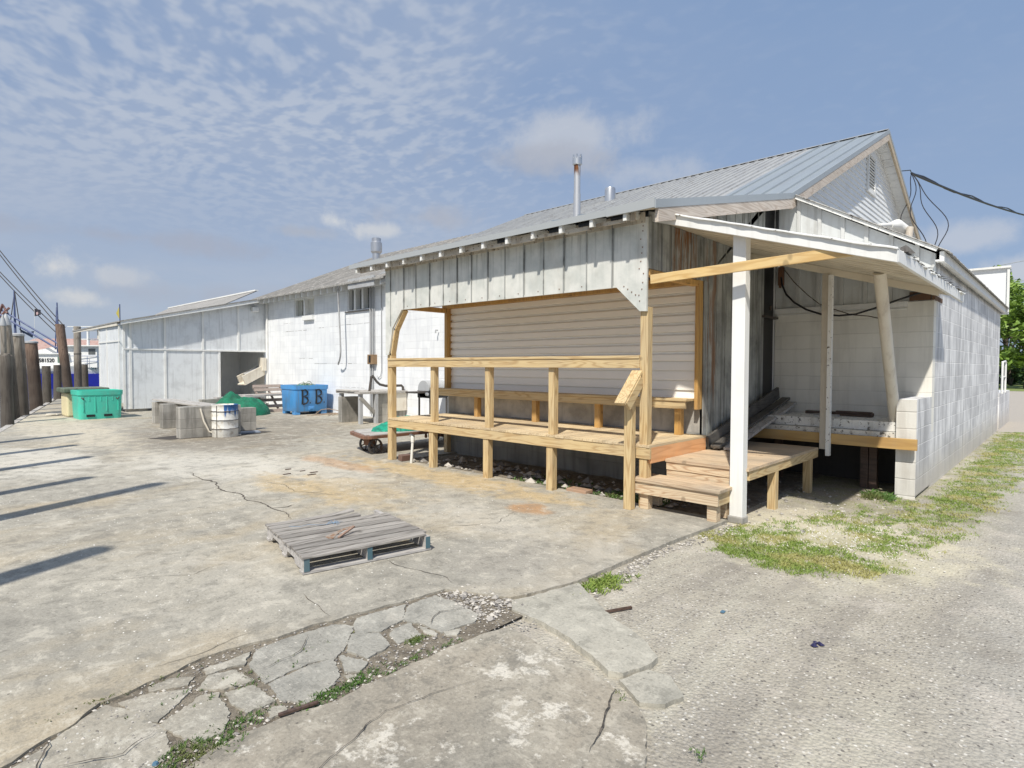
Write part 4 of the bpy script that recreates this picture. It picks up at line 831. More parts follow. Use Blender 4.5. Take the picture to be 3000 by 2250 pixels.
def ragged(mb):
    nx, ny = 34, 120; top = []
    def F(u, v):
        x = -3.26 + (2.20 + .05 * mnoise.noise(Vector((1, v * 9, 4))) + .03 * mnoise.noise(Vector((7, v * 31, 4)))) * u; y = 5.715 + .012 * mnoise.noise(Vector((u * 16, 3, 4))) + 4.1 * v
        cur = .035 * max(0, u - .86) / .14 * (mnoise.noise(Vector((5, v * 7, 1))) + .35 * mnoise.noise(Vector((5, v * 22, 1))))
        return (x, y, cz(x) + .012 + .006 * math.sin(y * 80) + .008 * mnoise.noise(Vector((x * 4, y * 4, 2))) + cur)
    mb.grid(F, nx, ny); k0 = len(mb.v)
    mb.grid(lambda u, v: (lambda p: (p[0], p[1], p[2] - .010))(F(u, v)), nx, ny)
    for j in range(ny): a = nx * (ny + 1) + j; mb.f.append((a, a + 1, k0 + a + 1, k0 + a))
    for i in range(nx): a = i * (ny + 1); b = a + ny + 1; mb.f.append((a, b, k0 + b, k0 + a))
ragged(m); part('sheet_roof', m, WHITEPEEL, CN)
TORN = paint('torn_tin', (0.12, 0.115, 0.11), (0.05, .04, .035), 0.7, .8)
for j in range(20):
    y = 6.0 + j * .19 + U(-.03, .03); xx = -1.075; l = U(.02, .07); m = MB()
    m.prism([(xx - .03, y, cz(xx) + .02), (xx - .02, y + U(.06, .13), cz(xx) + .025), (xx + l, y + U(.02, .1), cz(xx) + U(-.02, .03)), (xx + l * .4, y - .01, cz(xx) + .02)], (0, 0, .003)); part('torn_edge', m, TORN, CN)
for j in range(4): y = 5.98 + j * .05; m = MB(); m.prism([(-1.12, y, cz(-1.1) + .03), (-1.06, y + .07, cz(-1.1) + .07), (-1.02, y + .09, cz(-1.1) + .02), (-1.08, y + .02, cz(-1.1) + .0)], (0, 0, .003)); part('torn_edge', m, TORN, CN)
m = MB(); m.prism([(-3.30, 8.26, cz(-3.30) - .085), (-1.12, 8.26, cz(-1.12) - .085), (-1.12, 8.26, cz(-1.12) - .17), (-3.30, 8.26, cz(-3.30) - .17)], (0, .04, 0)); part('cross_beam', m, SOFFIT, CN)
m = MB(); m.box(-2.505, 5.865, .03, -2.372, 5.985, cz(-2.44) - .08); wp = part('front_post', m, paint('bright_white_post', (0.84, 0.84, 0.82), (0.40, 0.36, 0.30), 0.12, .5), CN, bevel=.006)
m = MB(); m.box(-2.52, 5.85, -.04, -2.36, 6.0, .04); part('post_footing', m, RENDERC, wp, bevel=.015)
m = MB(); m.box(-2.345, 8.235, .50, -2.270, 8.292, cz(-2.3) - .17); mp = part('middle_post', m, paint('worn_post', (0.52, 0.47, 0.39), (0.30, 0.26, 0.2), 0.6, .8), CN, bevel=.003)
m = MB(); m.box(-2.268, 8.22, .42, -2.222, 8.292, cz(-2.25) - .17); part('post_cladding', m, WHITEPEEL, mp)
m = MB(); m.tube([(-1.58, 8.60, .88), (-1.575, 8.1, 1.70), (-1.565, 7.55, cz(-1.57) - .082)], [.064, .062, .064], 20); part('leaning_post', m, CREAM, CN, smooth=True)
# timber brace board
m = MB(); m.bar((-3.29, 5.617, 2.485), (-1.32, 5.805, 2.575), .03, .095); solo('brace_board', m, FRESHX, 'fresh yellow pine board running from the porch corner to the canopy fascia', 'board', (-2.3, 5.7, 2.48), bevel=.003)
# cables under the canopy
def sag(p, q, s, n=16): p, q = Vector(p), Vector(q); return [p.lerp(q, i / n) - Vector((0, 0, s * 4 * (i / n) * (1 - i / n))) for i in range(n + 1)]
m = MB(); pts = [(-3.24, 9.36, 2.92), (-3.22, 9.34, 2.80), (-3.15, 9.32, 2.65), (-3.03, 9.30, 2.52), (-2.85, 9.28, 2.40), (-2.65, 9.27, 2.32), (-2.41, 9.27, 2.285), (-2.2, 9.27, 2.295), (-1.98, 9.28, 2.36), (-1.7, 9.3, 2.46), (-1.4, 9.35, 2.56)]
m.tube(pts, .014, 8); solo('hanging_cable', m, BLACKRUB, 'thick black cable hanging in a loop below the annex ledge', 'cable', (-2.4, 9.3, 2.28), smooth=True)
m = MB(); m.tube([(-3.19, 9.36, 3.02), (-3.05, 9.34, 2.83), (-2.85, 9.32, 2.62), (-2.68, 9.3, 2.47), (-2.48, 9.3, 2.38), (-2.26, 9.29, 2.29), (-2.05, 9.29, 2.26), (-1.93, 9.29, 2.225)], .007, 6); solo('hanging_cable', m, paint('brown_wire', (0.06, 0.045, 0.035)), 'thin brown wire hanging loose across the thick black cable', 'cable', (-2.4, 9.3, 2.28), smooth=True)
m = MB(); m.box(-3.29, 9.36, 2.80, -3.22, 9.437, 3.08); m.box(-3.27, 9.34, 2.76, -3.24, 9.38, 2.80); solo('junction_box', m, RUSTM, 'small rusty electrical box high in the dark corner of the recess', 'electrical box', (-3.25, 9.4, 2.8), bevel=.004)

# boards lying about
def board(p, q, wd, th, mat, lab, up_=(0, 0, 1)):
    m = MB(); m.bar(p, q, wd, th, up_); return solo('plank', m, mat, lab, 'plank', tuple((Vector(p) + Vector(q)) / 2), 'dark planks leaning on the ledge', bevel=.004)
board((-3.46 + .02 + .16, 7.00, .60), (-3.20, 9.2, 1.17), .035, .17, DARKY, 'dark tarred board leaning on edge against the grey side panels')
board((-3.17, 6.98, .565), (-3.10, 9.25, 1.085), .12, .035, DARKY, 'middle dark board lying sloped beside the leaning edge board')
board((-3.03, 7.05, .545), (-3.02, 9.28, 1.02), .13, .035, GREYY, 'outermost grey weathered board sloping from landing to ledge')
m = MB(); m.box(-2.80, 9.15, .885, -1.95, 9.27, .925); solo('plank', m, DARKX, 'long dark red board lying flat on the white ledge', 'plank', (-2.4, 9.2, .88), 'loose boards on the white platform', bevel=.004)
m = MB(); m.bar((-2.38, 9.08, .90), (-1.92, 9.04, .90), .08, .035); m.bar((-2.37, 9.08, .936), (-1.93, 9.05, .936), .07, .03); solo('plank', m, DARKX, 'short pair of dark board ends on the white ledge, nearest the leaning post', 'plank', (-2.1, 9.05, .88), 'loose boards on the white platform', bevel=.004)
m = MB(); m.bar((-2.62, 8.95, .892), (-2.30, 8.93, .892), .07, .02); solo('plank', m, GREYX, 'small pale grey board scrap on the white ledge', 'plank', (-2.5, 8.94, .88), 'loose boards on the white platform')

# ================================================================== service wires
M_ = thing('service_mast', 'rusty weatherhead stub with cable loops standing on the annex roof', 'mast', (-2.85, 17.0, 4.0))
zr = 4.05
m = MB(); m.tube([(-2.9, 17.0, 3.95), (-2.95, 17.0, 4.65), (-2.9, 17.0, 4.95)], [.10, .09, .07], 12); part('mast_stub', m, paint('mast_paint', (0.62, 0.56, 0.48), (0.3, 0.18, 0.12), .7), M_, smooth=True)
kn_ = Vector((-3.1, 18.14, 6.542)) ; mid = Vector((-2.75, 17.2, 4.75))
for k, (dx, dz) in enumerate([(-.30, -.2), (-.05, .1), (.25, .05), (.42, -.2)]):
    pts = []
    for i in range(19):
        s_ = i / 18; p = kn_.lerp(Vector((-2.78 + .08 * k, 17.1 + .05 * k, 4.3)), s_); o = math.sin(s_ * math.pi) * (dx + .18 * math.sin(s_ * 7 + k)); p += rt * (o + .15 * s_); pts.append(p)
    m = MB(); m.tube(pts, .011, 6); part('cable_loop', m, BLACKRUB, M_, smooth=True)
fl = thing('flood_light', 'white painted flood light on the clapboard gable just above the annex roof', 'lamp', (-3.25, 16.3, 4.9))
m = MB(); m.tube([(-3.33, 15.9, 4.86), (-3.2, 16.6, 4.98)], .045, 10); part('arm', m, WHITE, fl, smooth=True)
m = MB(); m.tube([(-3.22, 16.5, 4.95), (-3.16, 16.85, 5.02), (-3.1, 17.15, 4.92)], [.07, .13, .16], 14); part('lamp_head', m, WHITE, fl, smooth=True)
m = MB(); far = Vector((-.35, 40.0, 8.75)); m.tube(sag(kn_, far, .25, 24), .030, 6); m.tube([p + Vector((0, 0, .05 * math.sin(i * 1.3))) for i, p in enumerate(sag(kn_, far, .22, 24))], .020, 6)
m.tube([(-3.1, 16.7, 6.25), (-3.0, 17.4, 6.42), tuple(kn_)], .012, 6)
solo('service_wire', m, BLACKRUB, 'thick twisted black service wire from the gable rake out to the right', 'wire', tuple(kn_), smooth=True)
for i, (a, b) in enumerate([((-60, 96, 8), (110, 66, 27)), ((-60, 96, 6), (110, 66, 24.5)), ((-60, 96, -2 + 5), (110, 66, 17.0))]):
    m = MB(); m.tube(sag(a, b, 1.0, 20), .03, 5); solo('utility_wire', m, GREYM, ('highest faint wire in the sky behind the annex', 'middle faint wire in the sky behind the annex', 'lowest faint wire crossing right of the parapet')[i], 'wire', a, 'distant utility wires')

# ================================================================== BLOCK BUILDING on the left
YB = 10.03
W = thing('block_warehouse', 'long whitewashed cinder block building with rafter tails under a grey roof', 'building', (-18, 11, 0))
zb = lambda y: 4.09 + (y - 9.58) * 0.4305
m = MB()
wins = [(-20.36, -18.89, 3.26, 3.94), (-16.75, -15.37, 3.26, 4.0)]
xs_ = [-22.6] + [v for w_ in wins for v in w_[:2]] + [-8.25]
for i in range(0, 6, 2): m.box(xs_[i], YB, 0, xs_[i + 1], YB + .2, 4.2)
for (a, b, c, d) in wins: m.box(a, YB, 0, b, YB + .2, c); m.box(a, YB, d, b, YB + .2, 4.2)
m.box(-22.6, YB + .2, 0, -22.4, 21.0, 4.2); part('front_wall', m, BLKX, W)
m = MB(); m.prism([(-22.5, YB, 4.15), (-22.5, 20.8, 4.15), (-22.5, 15.39, 6.55)], (.1, 0, 0)); part('gable_wall', m, CLAP, W)
# cracks in the wall
m = MB()
for (x0, x1, z, t_) in [(-21.3, -19.05, 2.79, .010), (-18.6, -17.4, 2.83, .005), (-17.2, -15.5, 2.86, .006), (-20.0, -19.3, 1.80, .006), (-18.9, -16.3, 1.62, .006), (-17.5, -15.9, .86, .008), (-21.2, -20.6, 3.09, .006)]:
    x = x0
    while x < x1: l = U(.1, .35); m.box(x, YB - .002, z + U(-.006, .006), x + l, YB + .003, z + t_ * U(.5, 1.4)); x += l + U(0, .12)
part('mortar_crack', m, paint('crack_shade', (0.22, 0.21, 0.2), amt=.2), W)
for i in range(20):
    x = -22.42 + i * .425
    m = MB(); m.prism([(x, 9.62, 3.87), (x, 9.62, 4.045), (x, YB, 4.20), (x, YB, 3.93)], (.055, 0, 0)); part('rafter_tail', m, WHITE, W)
m = MB(); m.box(-14.3, 9.62, 3.93, -13.85, 9.66, 4.10); m.box(-15.95, 9.56, 3.86, -14.55, 9.585, 4.16); part('eave_plate', m, GREYM, W)
# windows
def frame(mb, a, b, c, d, y0, y1, t_):
    mb.box(a, y0, c, a + t_, y1, d); mb.box(b - t_, y0, c, b, y1, d); mb.box(a + t_, y0, d - t_, b - t_, y1, d); mb.box(a + t_, y0, c, b - t_, y1, c + t_)
a, b, c, d = wins[0]
m = MB(); frame(m, a, b, c, d, YB + .02, YB + .16, .06); m.box(a + .70, YB + .0, c + .06, a + .80, YB + .16, d - .06); wn = part('window', m, WHITE, W)
m = MB(); m.box(a + .06, YB + .12, c + .06, a + .38, YB + .13, d - .06); part('pane', m, CURT, wn); m = MB(); m.box(a + .80, YB + .13, c + .06, b - .06, YB + .14, d - .06); part('pane', m, paint('cream_board', (0.6, 0.59, 0.54), amt=.35), wn)
m = MB(); m.box(a + .38, YB + .14, c + .06, a + .70, YB + .15, d - .06); part('pane', m, CURT, wn)
m = MB(); m.box(a + .77, YB - .10, c - .13, b, YB + .01, c + .02); part('window_sill', m, WHITE, W, bevel=.005)
a, b, c, d = wins[1]
m = MB(); frame(m, a, b, c, d, YB + .02, YB + .16, .05)
for x in (a + .40, a + .84): m.box(x, YB - .02, c + .05, x + .10, YB + .16, d - .05)
wn = part('window', m, WHITE, W)
m = MB(); m.box(a + .05, YB + .15, c + .05, b - .05, YB + .16, d - .05); part('pane', m, GLASS, wn)
m = MB(); m.box(a - .1, YB - .05, c - .02, b, YB + .01, c + .005); part('window_sill', m, DARKM, W)
# roof
m = MB(); m.prism([(-22.85, 9.52, zb(9.52)), (-22.85, 15.39, zb(15.39)), (-22.85, 15.39, zb(15.39) - .05), (-22.85, 9.52, zb(9.52) - .05)], (8.86, 0, 0))
m.prism([(-22.85, 15.39, zb(15.39)), (-22.85, 21.4, 4.05), (-22.85, 21.4, 4.0), (-22.85, 15.39, zb(15.39) - .05)], (8.86, 0, 0))
for i in range(36): x = -22.7 + i * .246; m.prism([(x - .012, 9.52, zb(9.52)), (x + .012, 9.52, zb(9.52)), (x + .006, 9.52, zb(9.52) + .018), (x - .006, 9.52, zb(9.52) + .018)], (0, 5.87, 5.87 * .4305))
rfw = part('roof', m, ROOFW, W)
# low extension of the main eave plane over the gap to the porch roof
m = MB()
zc = lambda y: 4.16 + (y - 9.5) * 0.40
roof_strip(m, -13.99, -8.81, 9.35, 9.55, lambda y: 4.10 + (y - 9.35) * .45); part('eave_sheet', m, ROOFM, W)
part('vent_pipe', m3, STEEL, rfw, smooth=True)
# pipes on the wall
m = MB(); m.tube([(-16.0, 9.62, 4.08), (-16.4, 9.60, 4.07), (-16.62, 9.62, 4.0), (-16.72, 9.68, 3.8), (-16.73, 9.70, 3.5), (-16.70, 9.72, 2.7), (-16.69, 9.74, 2.05), (-16.74, 9.76, 1.86), (-16.86, 9.8, 1.72), (-17.02, 9.85, 1.62), (-17.1, 9.9, 1.60)], .028, 10); part('conduit', m, paint('conduit_grey', (0.45, 0.46, 0.47), (0.12, 0.11, 0.1), .5), W, smooth=True)
for x, r, z0 in ((-15.40, .028, .1), (-15.28, .024, .1), (-15.19, .014, 1.9)):
    m = MB(); m.tube([(x, YB - .04, z0), (x, YB - .04, 4.0)], r, 8); part('conduit', m, GREYM, W, smooth=True)
m = MB(); m.tube([(-14.83, YB - .03, 3.95), (-14.83, YB - .03, 1.4), (-14.87, YB - .04, 1.25), (-14.97, YB - .04, 1.20), (-15.06, YB - .04, 1.25)], .012, 6); part('wire', m, GREYM, W, smooth=True)
m = MB(); m.tube([(-22.52, YB - .04, .1), (-22.52, YB - .04, 3.95)], .05, 10); part('downpipe', m, WHITE, W, smooth=True)
m = MB(); m.box(-15.42, YB - .14, 1.60, -15.10, YB - .001, 1.89); eb = part('switch_box', m, paint('rust_box', (0.30, 0.20, 0.11), (0.12, 0.06, 0.03), .7), W, bevel=.006)
m = MB(); m.box(-15.33, YB - .15, 1.65, -15.24, YB - .141, 1.86); part('box_door', m, BLACKP, eb)
m = MB(); m.tube([(-12.2, YB - .05, 2.5), (-12.2, YB - .12, 2.5), (-12.2, YB - .12, 2.42)], .02, 8); part('wall_bracket', m, GREYM, W)

# ================================================================== PANEL SHED
H = thing('panel_shed', 'white panelled shed with an open corner bay beyond the block bins', 'shed', (-22.6, 7.6, 0))
XH = -22.6
zs = lambda y: 2.99 + (y - 5.12) * 0.2423
m = MB(); m.prism([(XH, 5.25, .09), (XH, 8.28, .09), (XH, 8.28, 2.10), (XH, 10.0, 2.10), (XH, 10.0, zs(10.0) - .08), (XH, 5.25, zs(5.25) - .08)], (-.08, 0, 0)); part('end_wall', m, PANELW, H)
m = MB()
for y in (5.27, 5.45, 6.48, 7.70): m.box(XH, y - .035, .1 if y > 5.3 else .1, XH + .025, y + .035, 2.05)
for y in (5.27, 5.45, 6.48, 7.70, 8.94): m.box(XH, y - .035, 2.115, XH + .03, y + .035, zs(y) - .10)
m.box(XH, 5.25, 2.06, XH + .035, 10.0, 2.11); m.box(XH - .08, 8.22, .09, XH + .02, 8.29, 2.06); part('wall_batten', m, WHITE, H)
m = MB(); m.prism([(XH + .32, 5.12, zs(5.12) - .03), (XH + .32, 9.72, zs(9.72) - .03), (XH + .32, 9.72, zs(9.72) - .15), (XH + .32, 5.12, zs(5.12) - .13)], (-.03, 0, 0)); part('rake_board', m, WHITE, H)
m = MB(); m.box(-25.4, 5.17, .3, XH - .081, 5.25, 2.88); part('front_wall', m, PANELW, H)
m = MB()
for x in (-25.36, -24.3, -22.72): m.box(x - .03, 5.145, .3, x + .03, 5.169, 2.86)
m.box(-25.4, 5.14, 2.32, XH, 5.1445, 2.37); part('wall_batten', m, WHITE, H)
m = MB(); m.box(XH - 2.5, 8.26, .05, XH - .081, 8.30, 2.3); m.box(XH - 2.5, 8.30, .05, XH - 2.45, 10.0, 3.2); m.box(XH - 2.45, 9.95, .05, XH - .1, 10.0, 3.4); part('bay_wall', m, CLAP, H)
m = MB(); m.box(XH + .02, 9.40, 3.58, XH + .22, 9.64, 3.76); part('wall_lamp', m, WHITE, H, bevel=.02)
# roof: verge slope plus ridge running back to the left
m = MB(); m.prism([(XH + .34, 5.08, zs(5.08)), (XH + .34, 9.85, zs(9.85)), (-33.6, 9.85, zs(9.85)), (-29.5, 5.08, zs(5.08) - .05)], (0, 0, -.04)); part('roof', m, ROOFW, H)
m = MB(); m.prism([(-22.9, 8.6, zs(8.6) + .012), (-23.7, 10.1, 4.53), (-34.5, 10.1, 4.53), (-32.5, 8.6, zs(8.6) + .012)], (0, 0, -.03)); part('upper_roof', m, ROOFW, H)
m = MB(); m.box(-34.5, 10.05, 4.525, -23.7, 10.18, 4.58); part('ridge_cap', m, WHITE, H)
m = MB(); m.box(-29.4, 5.10, 2.84, -22.7, 5.13, 2.93); part('eave_board', m, CREAM, H)
m = MB(); m.box(-26.05, 5.3, 0, -25.9, 5.45, 2.85); m.box(-26.1, 5.25, 2.5, -25.85, 5.5, 2.85); part('porch_post', m, CREAM, H)
# footing below the shed
m = MB(); m.box(XH - .3, 5.35, -.02, XH - .06, 5.95, .09); part('footing', m, FNDY, H); m = MB(); m.box(XH - .3, 6.9, -.02, XH - .06, 8.2, .09); part('footing', m, FNDY, H)
m = MB(); m.prism([(XH - .10, 9.78, 1.50), (XH - .10, 9.78, .98), (XH + .45, 9.0, .90), (XH + .45, 9.0, 1.10)], (-.45, .0, 0)); 
CH = thing('fish_chute', 'slanted white metal chute sticking out of the open shed bay', 'chute', (XH - .3, 9.4, 1.0))
m = MB(); m.bar((XH + .05, 9.88, 1.38), (XH + .25, 9.02, .98), .05, .36); m.bar((XH - .40, 9.88, 1.38), (XH - .20, 9.02, .98), .05, .36); part('side_plate', m, CREAM, CH)
m = MB(); m.bar((XH - .17, 9.88, 1.22), (XH + .03, 9.02, .83), .45, .04); part('trough', m, CREAM, CH); m = MB(); m.bar((XH - .17, 9.9, 1.52), (XH - .02, 9.25, 1.22), .46, .03); part('hood', m, GREYM, CH)
m = MB(); m.box(XH - .25, 9.78, 1.35, XH + .15, 9.93, 1.85); part('mount_box', m, CREAM, CH)

# ================================================================== yard objects
# teal insulated bin
def tote(name, lab, mat, w_, d_, h_, loc, rz, ribs, label_extra=None, feet=False):
    T = thing(name, lab, 'bin', loc, rz)
    m = MB(); n = 28; lev = [(0.0 + (.10 if feet else 0), .93), (.12, .95), (h_ - .14, .985), (h_ - .13, 1.02), (h_, 1.03), (h_, .93), (h_ - .05, .92), (h_ * .55, .90)]
    def rr(s_):
        o = []; a, b = w_ / 2 * s_, d_ / 2 * s_; r = .12
        for k in range(n):
            t_ = 2 * math.pi * (k + .5) / n; cx, cy = math.copysign(a - r, math.cos(t_)), math.copysign(b - r, math.sin(t_)); o.append((cx + r * math.cos(t_) * 1.0, cy + r * math.sin(t_)))
        return o
    vs2 = [(x, y, z) for z, s_ in lev for x, y in rr(s_)]
    fs = [(i * n + k, i * n + (k + 1) % n, (i + 1) * n + (k + 1) % n, (i + 1) * n + k) for i in range(len(lev) - 1) for k in range(n)] + [tuple(range(n - 1, -1, -1)), tuple(range((len(lev) - 1) * n, len(lev) * n))]
    m.add(vs2, fs)
    return T, m
T, m = tote('fish_bin', 'teal plastic insulated fish bin standing before the panel shed', TEAL, 1.0, 1.09, .82, (-20.70, 4.13, 0), 0.0, 0)
# local x to +X (faces the camera side), front face normal +X ; width along y
b = MB()
part('body', m, TEAL, T, local=True, smooth=True)
for y, z0 in ((-.42, .22), (-.28, .22 + .3), (-.14, .22), (.0, .52), (.14, .22), (.28, .52), (.42, .22)):
    m = MB(); m.box(.465, y - .012, z0, .498, y + .012, .66); part('rib', m, TEAL, T, local=True, bevel=.006)
for y in (-.25, .17): m = MB(); m.box(.46, y - .10, .07, .489, y + .10, .135); part('fork_slot_shade', m, BLACKP, T, local=True)  # black blocks: shade inside the fork pockets put into their colour
m = MB(); m.tube([(.48, .43, .62), (.51, .43, .60), (.52, .40, .56), (.49, .37, .60)], .018, 6); part('latch', m, DARKM, T, local=True)
m = MB(); m.tube([(.48, -.46, .62), (.51, -.43, .60), (.48, -.41, .55)], .018, 6); part('latch', m, DARKM, T, local=True)
G = thing('trash_bin', 'pale yellow bin with a mossy dark lid half hidden behind the teal bin', 'bin', (-22.0, 3.95, 0))
m = MB(); m.box(-22.4, 3.55, 0, -21.5, 4.4, .72); part('body', m, YELP, G, bevel=.05)
m = MB(); m.box(-22.5, 3.45, .721, -21.4, 4.6, .86); part('lid', m, paint('mossy_lid', (0.14, 0.17, 0.12), (0.05, .06, .05), .6), G, bevel=.03)
# blue bin
T, m = tote('fish_tub', 'bright blue plastic fish tub with black painted letters by the block wall', BLUEP, 1.05, 1.17, .93, (-18.05, 9.22, 0), math.radians(-3), 0, feet=True)
part('body', m, BLUEP, T, local=True, smooth=True)
m = MB()
for sx in (-1, 1):
    for sy in (-1, 1): m.prism([(sx * .475, sy * .53, .13), (sx * .22, sy * .53, .13), (sx * .29, sy * .53, 0), (sx * .475, sy * .53, 0)], (0, -sy * .18, 0))
part('foot', m, BLUEP, T, local=True, bevel=.01)
m = MB(); m.box(.45, -.10, .14, .515, .10, .26); m.box(.50, -.05, .17, .53, .05, .23); m.box(.48, -.12, .36, .515, -.10, .66); m.box(.48, .10, .36, .515, .12, .66); part('moulding', m, BLUEP, T, local=True, bevel=.01)
m = MB(); 
for j in range(9): m.tube(sag((U(-.35, .35), U(-.45, .35), .88), (U(-.35, .35), U(-.45, .35), .9), U(-.16, -.04), 8), .012, 5)
part('rope', m, paint('dull_rope', (0.35, 0.36, 0.28), (0.1, 0.2, 0.15), .5), T, local=True)
m = MB(); m.lathe((0, 0, .80), [(.40, 0), (.42, .05), (.4, .10), (.25, .12), (.1, .14)], 14); part('tangled_net', m, NET, T, local=True)
def stroke(mb, pts, r): mb.tube(pts, r, 5)
for (y0, nm) in ((-.30, 'painted_letter'), (.16, 'painted_letter')):
    m = MB(); X_ = lambda z: .496 + z * .0355
    def q(y, z): return (X_(z) + .004, y0 + y, z)
    stroke(m, [q(0, .33), q(.01, .5), q(0, .78)], .026)
    stroke(m, [q(-.03, .77), q(.09, .79), q(.17, .73), q(.16, .63), q(.05, .57), q(.15, .54), q(.19, .45), q(.14, .36), q(.02, .33)], .026)
    m.lathe((X_(.36) - .01, y0 + .27, .35), [(.012, 0), (.022, .02), (.012, .045)], 8)
    part(nm, m, BLACKP, T, local=True)
# leaning pallet
LP = thing('leaning_pallet', 'brown slatted pallet leaning on edge between green net and blue tub', 'pallet', (-19.35, 9.0, 0), 0)
def lp(y, z): # leaning plane, y along, z up the pallet
    return (-19.35 - z * .42, 8.55 + y, z * .9)
for y in (.0, .45, .9):
    m = MB(); m.bar(lp(y, 0), lp(y - .28, .95), .04, .09, (1, 0, 0)); part('stringer', m, PALLET, LP)
for z in (.03, .2, .42, .62, .80, .93):
    m = MB(); a_ = Vector(lp(-.05 - z * .28, z)); b_ = Vector(lp(.98 - z * .28, z)); m.bar(a_ + Vector((.05, 0, .02)), b_ + Vector((.05, 0, .02)), .10, .02, (1, 0, .4)); part('slat', m, PALLET, LP)
# netting piles
def blob(name, lab, loc, sx, sy, h, seed, mat=NET):
    m = MB(); n1, n2 = 46, 26
    def F(u, v):
        t_ = u * 2 * math.pi; r = 1 - v ** 1.6 if False else (1 - v); rr_ = math.sqrt(max(0, 1 - (1 - r) ** 2)) if False else r
        x = math.cos(t_) * (1 - v); y = math.sin(t_) * (1 - v); d = Vector((x * 1.8, y * 1.8, seed)); k = mnoise.noise(d) * .5 + mnoise.noise(d * 3.3) * .22
        z = h * (math.cos((1 - v) * math.pi / 2) ** .55) * (1 + k * .9) if v > .001 else -.01
        s_ = 1 + .22 * mnoise.noise(Vector((math.cos(t_) * 1.7, math.sin(t_) * 1.7, seed + 3)))
        z += .012 * math.sin(t_ * 23 + v * 30) * (1 - v)
        return (loc[0] + sx * x * s_, loc[1] + sy * y * s_, loc[2] + max(-.01, z))
    m.grid(F, n1, n2); return solo(name, m, mat, lab, 'netting', loc, smooth=True)
blob('net_pile', 'heap of dark green fishing net in front of the shed behind the drum', (-18.9, 7.45, 0), .75, .95, .58, 2.0)
# cinder block supports
def blk(x0, y0, x1, y1, z1, lab, z0=0.0, grp='bare cinder block supports in the yard'):
    m = MB(); m.box(x0, y0, z0, x1, y1, z1); return solo('block_stack', m, FNDY, lab, 'block stack', ((x0 + x1) / 2, (y0 + y1) / 2, 0), grp, bevel=.006)
blk(-13.80, 4.15, -13.55, 5.4, .665, 'nearest cinder block stack, left of the white drum, standing in the floor hole', -.05)
blk(-16.25, 4.52, -16.0, 5.3, .60, 'middle cinder block stack under the grey plank')
blk(-17.85, 4.78, -17.6, 5.6, .565, 'farthest left cinder block stack, end of the grey plank')
blk(-14.45, 5.30, -14.2, 6.02, .54, 'low cinder block stack just right of the white drum')
blk(-19.2, 6.4, -18.95, 7.6, .52, 'low cinder block row behind the green net by the shed')
m = MB(); m.box(-17.9, 4.8, .605, -13.6, 5.02, .64); m.box(-17.9, 5.1, .60, -13.9, 5.32, .632); solo('plank', m, GREYX, 'long grey planks laid over the cinder block stacks', 'plank', (-15.8, 5.0, .6))
m = MB(); m.box(-19.4, 6.9, .52, -19.1, 8.4, .56); m.box(-19.8, 7.8, .56, -19.2, 9.2, .60); solo('plank', m, GREYY, 'brown plank on the low blocks behind the green net', 'plank', (-19.3, 7.8, .52))
# floor hole: flat dark sheet on the slab, its shade put into the colour
m = MB(); m.prism([(-14.1, 3.70, .003), (-13.55, 3.95, .003), (-13.3, 5.6, .003), (-13.55, 6.1, .003), (-14.2, 5.9, .003), (-14.3, 4.6, .003)], (0, 0, .003)); struct('pit_shade_sheet', m, paint('pit_shade', (0.055, 0.045, 0.035), (0.1, 0.08, 0.06), .5))
m = MB(); m.prism([(-13.52, 5.35, .01), (-13.45, 5.8, .01), (-13.75, 5.85, .01), (-13.8, 5.4, .01)], (0, 0, .03)); solo('tarp_scrap', m, paint('grey_tarp', (0.25, 0.29, 0.36)), 'bluish grey tarp scrap in the pit beside the drum', 'tarp', (-13.6, 5.6, 0))
m = MB(); m.tube([(-13.54, 4.55, .62), (-13.50, 4.6, .35), (-13.49, 4.7, .12), (-13.40, 4.9, .03), (-13.3, 5.3, .02)], .018, 6); solo('hose', m, CREAM, 'pale hose hanging down the nearest cinder block stack', 'hose', (-13.5, 4.6, 0), smooth=True)
# drum
m = MB(); m.lathe((0, 0, 0), [(.255, 0), (.262, .01), (.262, .16), (.27, .175), (.262, .19), (.262, .34), (.27, .355), (.262, .37), (.262, .55), (.27, .56), (.262, .575), (.262, .67), (.268, .68), (.268, .70), (.25, .70), (.25, .68)], 32)
dm = make('drum', m, BARREL, smooth=True); dm.location = (-13.40, 5.0, 0)
DR = thing('steel_drum', 'white painted steel drum with blue paint running down its right side', 'drum', (-13.40, 5.0, 0)); dm.name = 'shell'; dm.data.name = 'shell'; dm.location = (0, 0, 0); dm.parent = DR
m = MB()
for z in (.18, .37, .56): 
    k = 28; m.tube([(.274 * math.cos(a_ * 2 * math.pi / k), .274 * math.sin(a_ * 2 * math.pi / k), z + .015 * mnoise.noise(Vector((math.cos(a_), z * 9, 1)))) for a_ in range(k + 1)], .007, 5)
m.tube([(.27 * math.cos(-1.0), .27 * math.sin(-1.0), z * .1 * 7) for z in (0.01, .3, .6, .98)], .006, 5)
part('wire_binding', m, DARKM, DR, local=True)
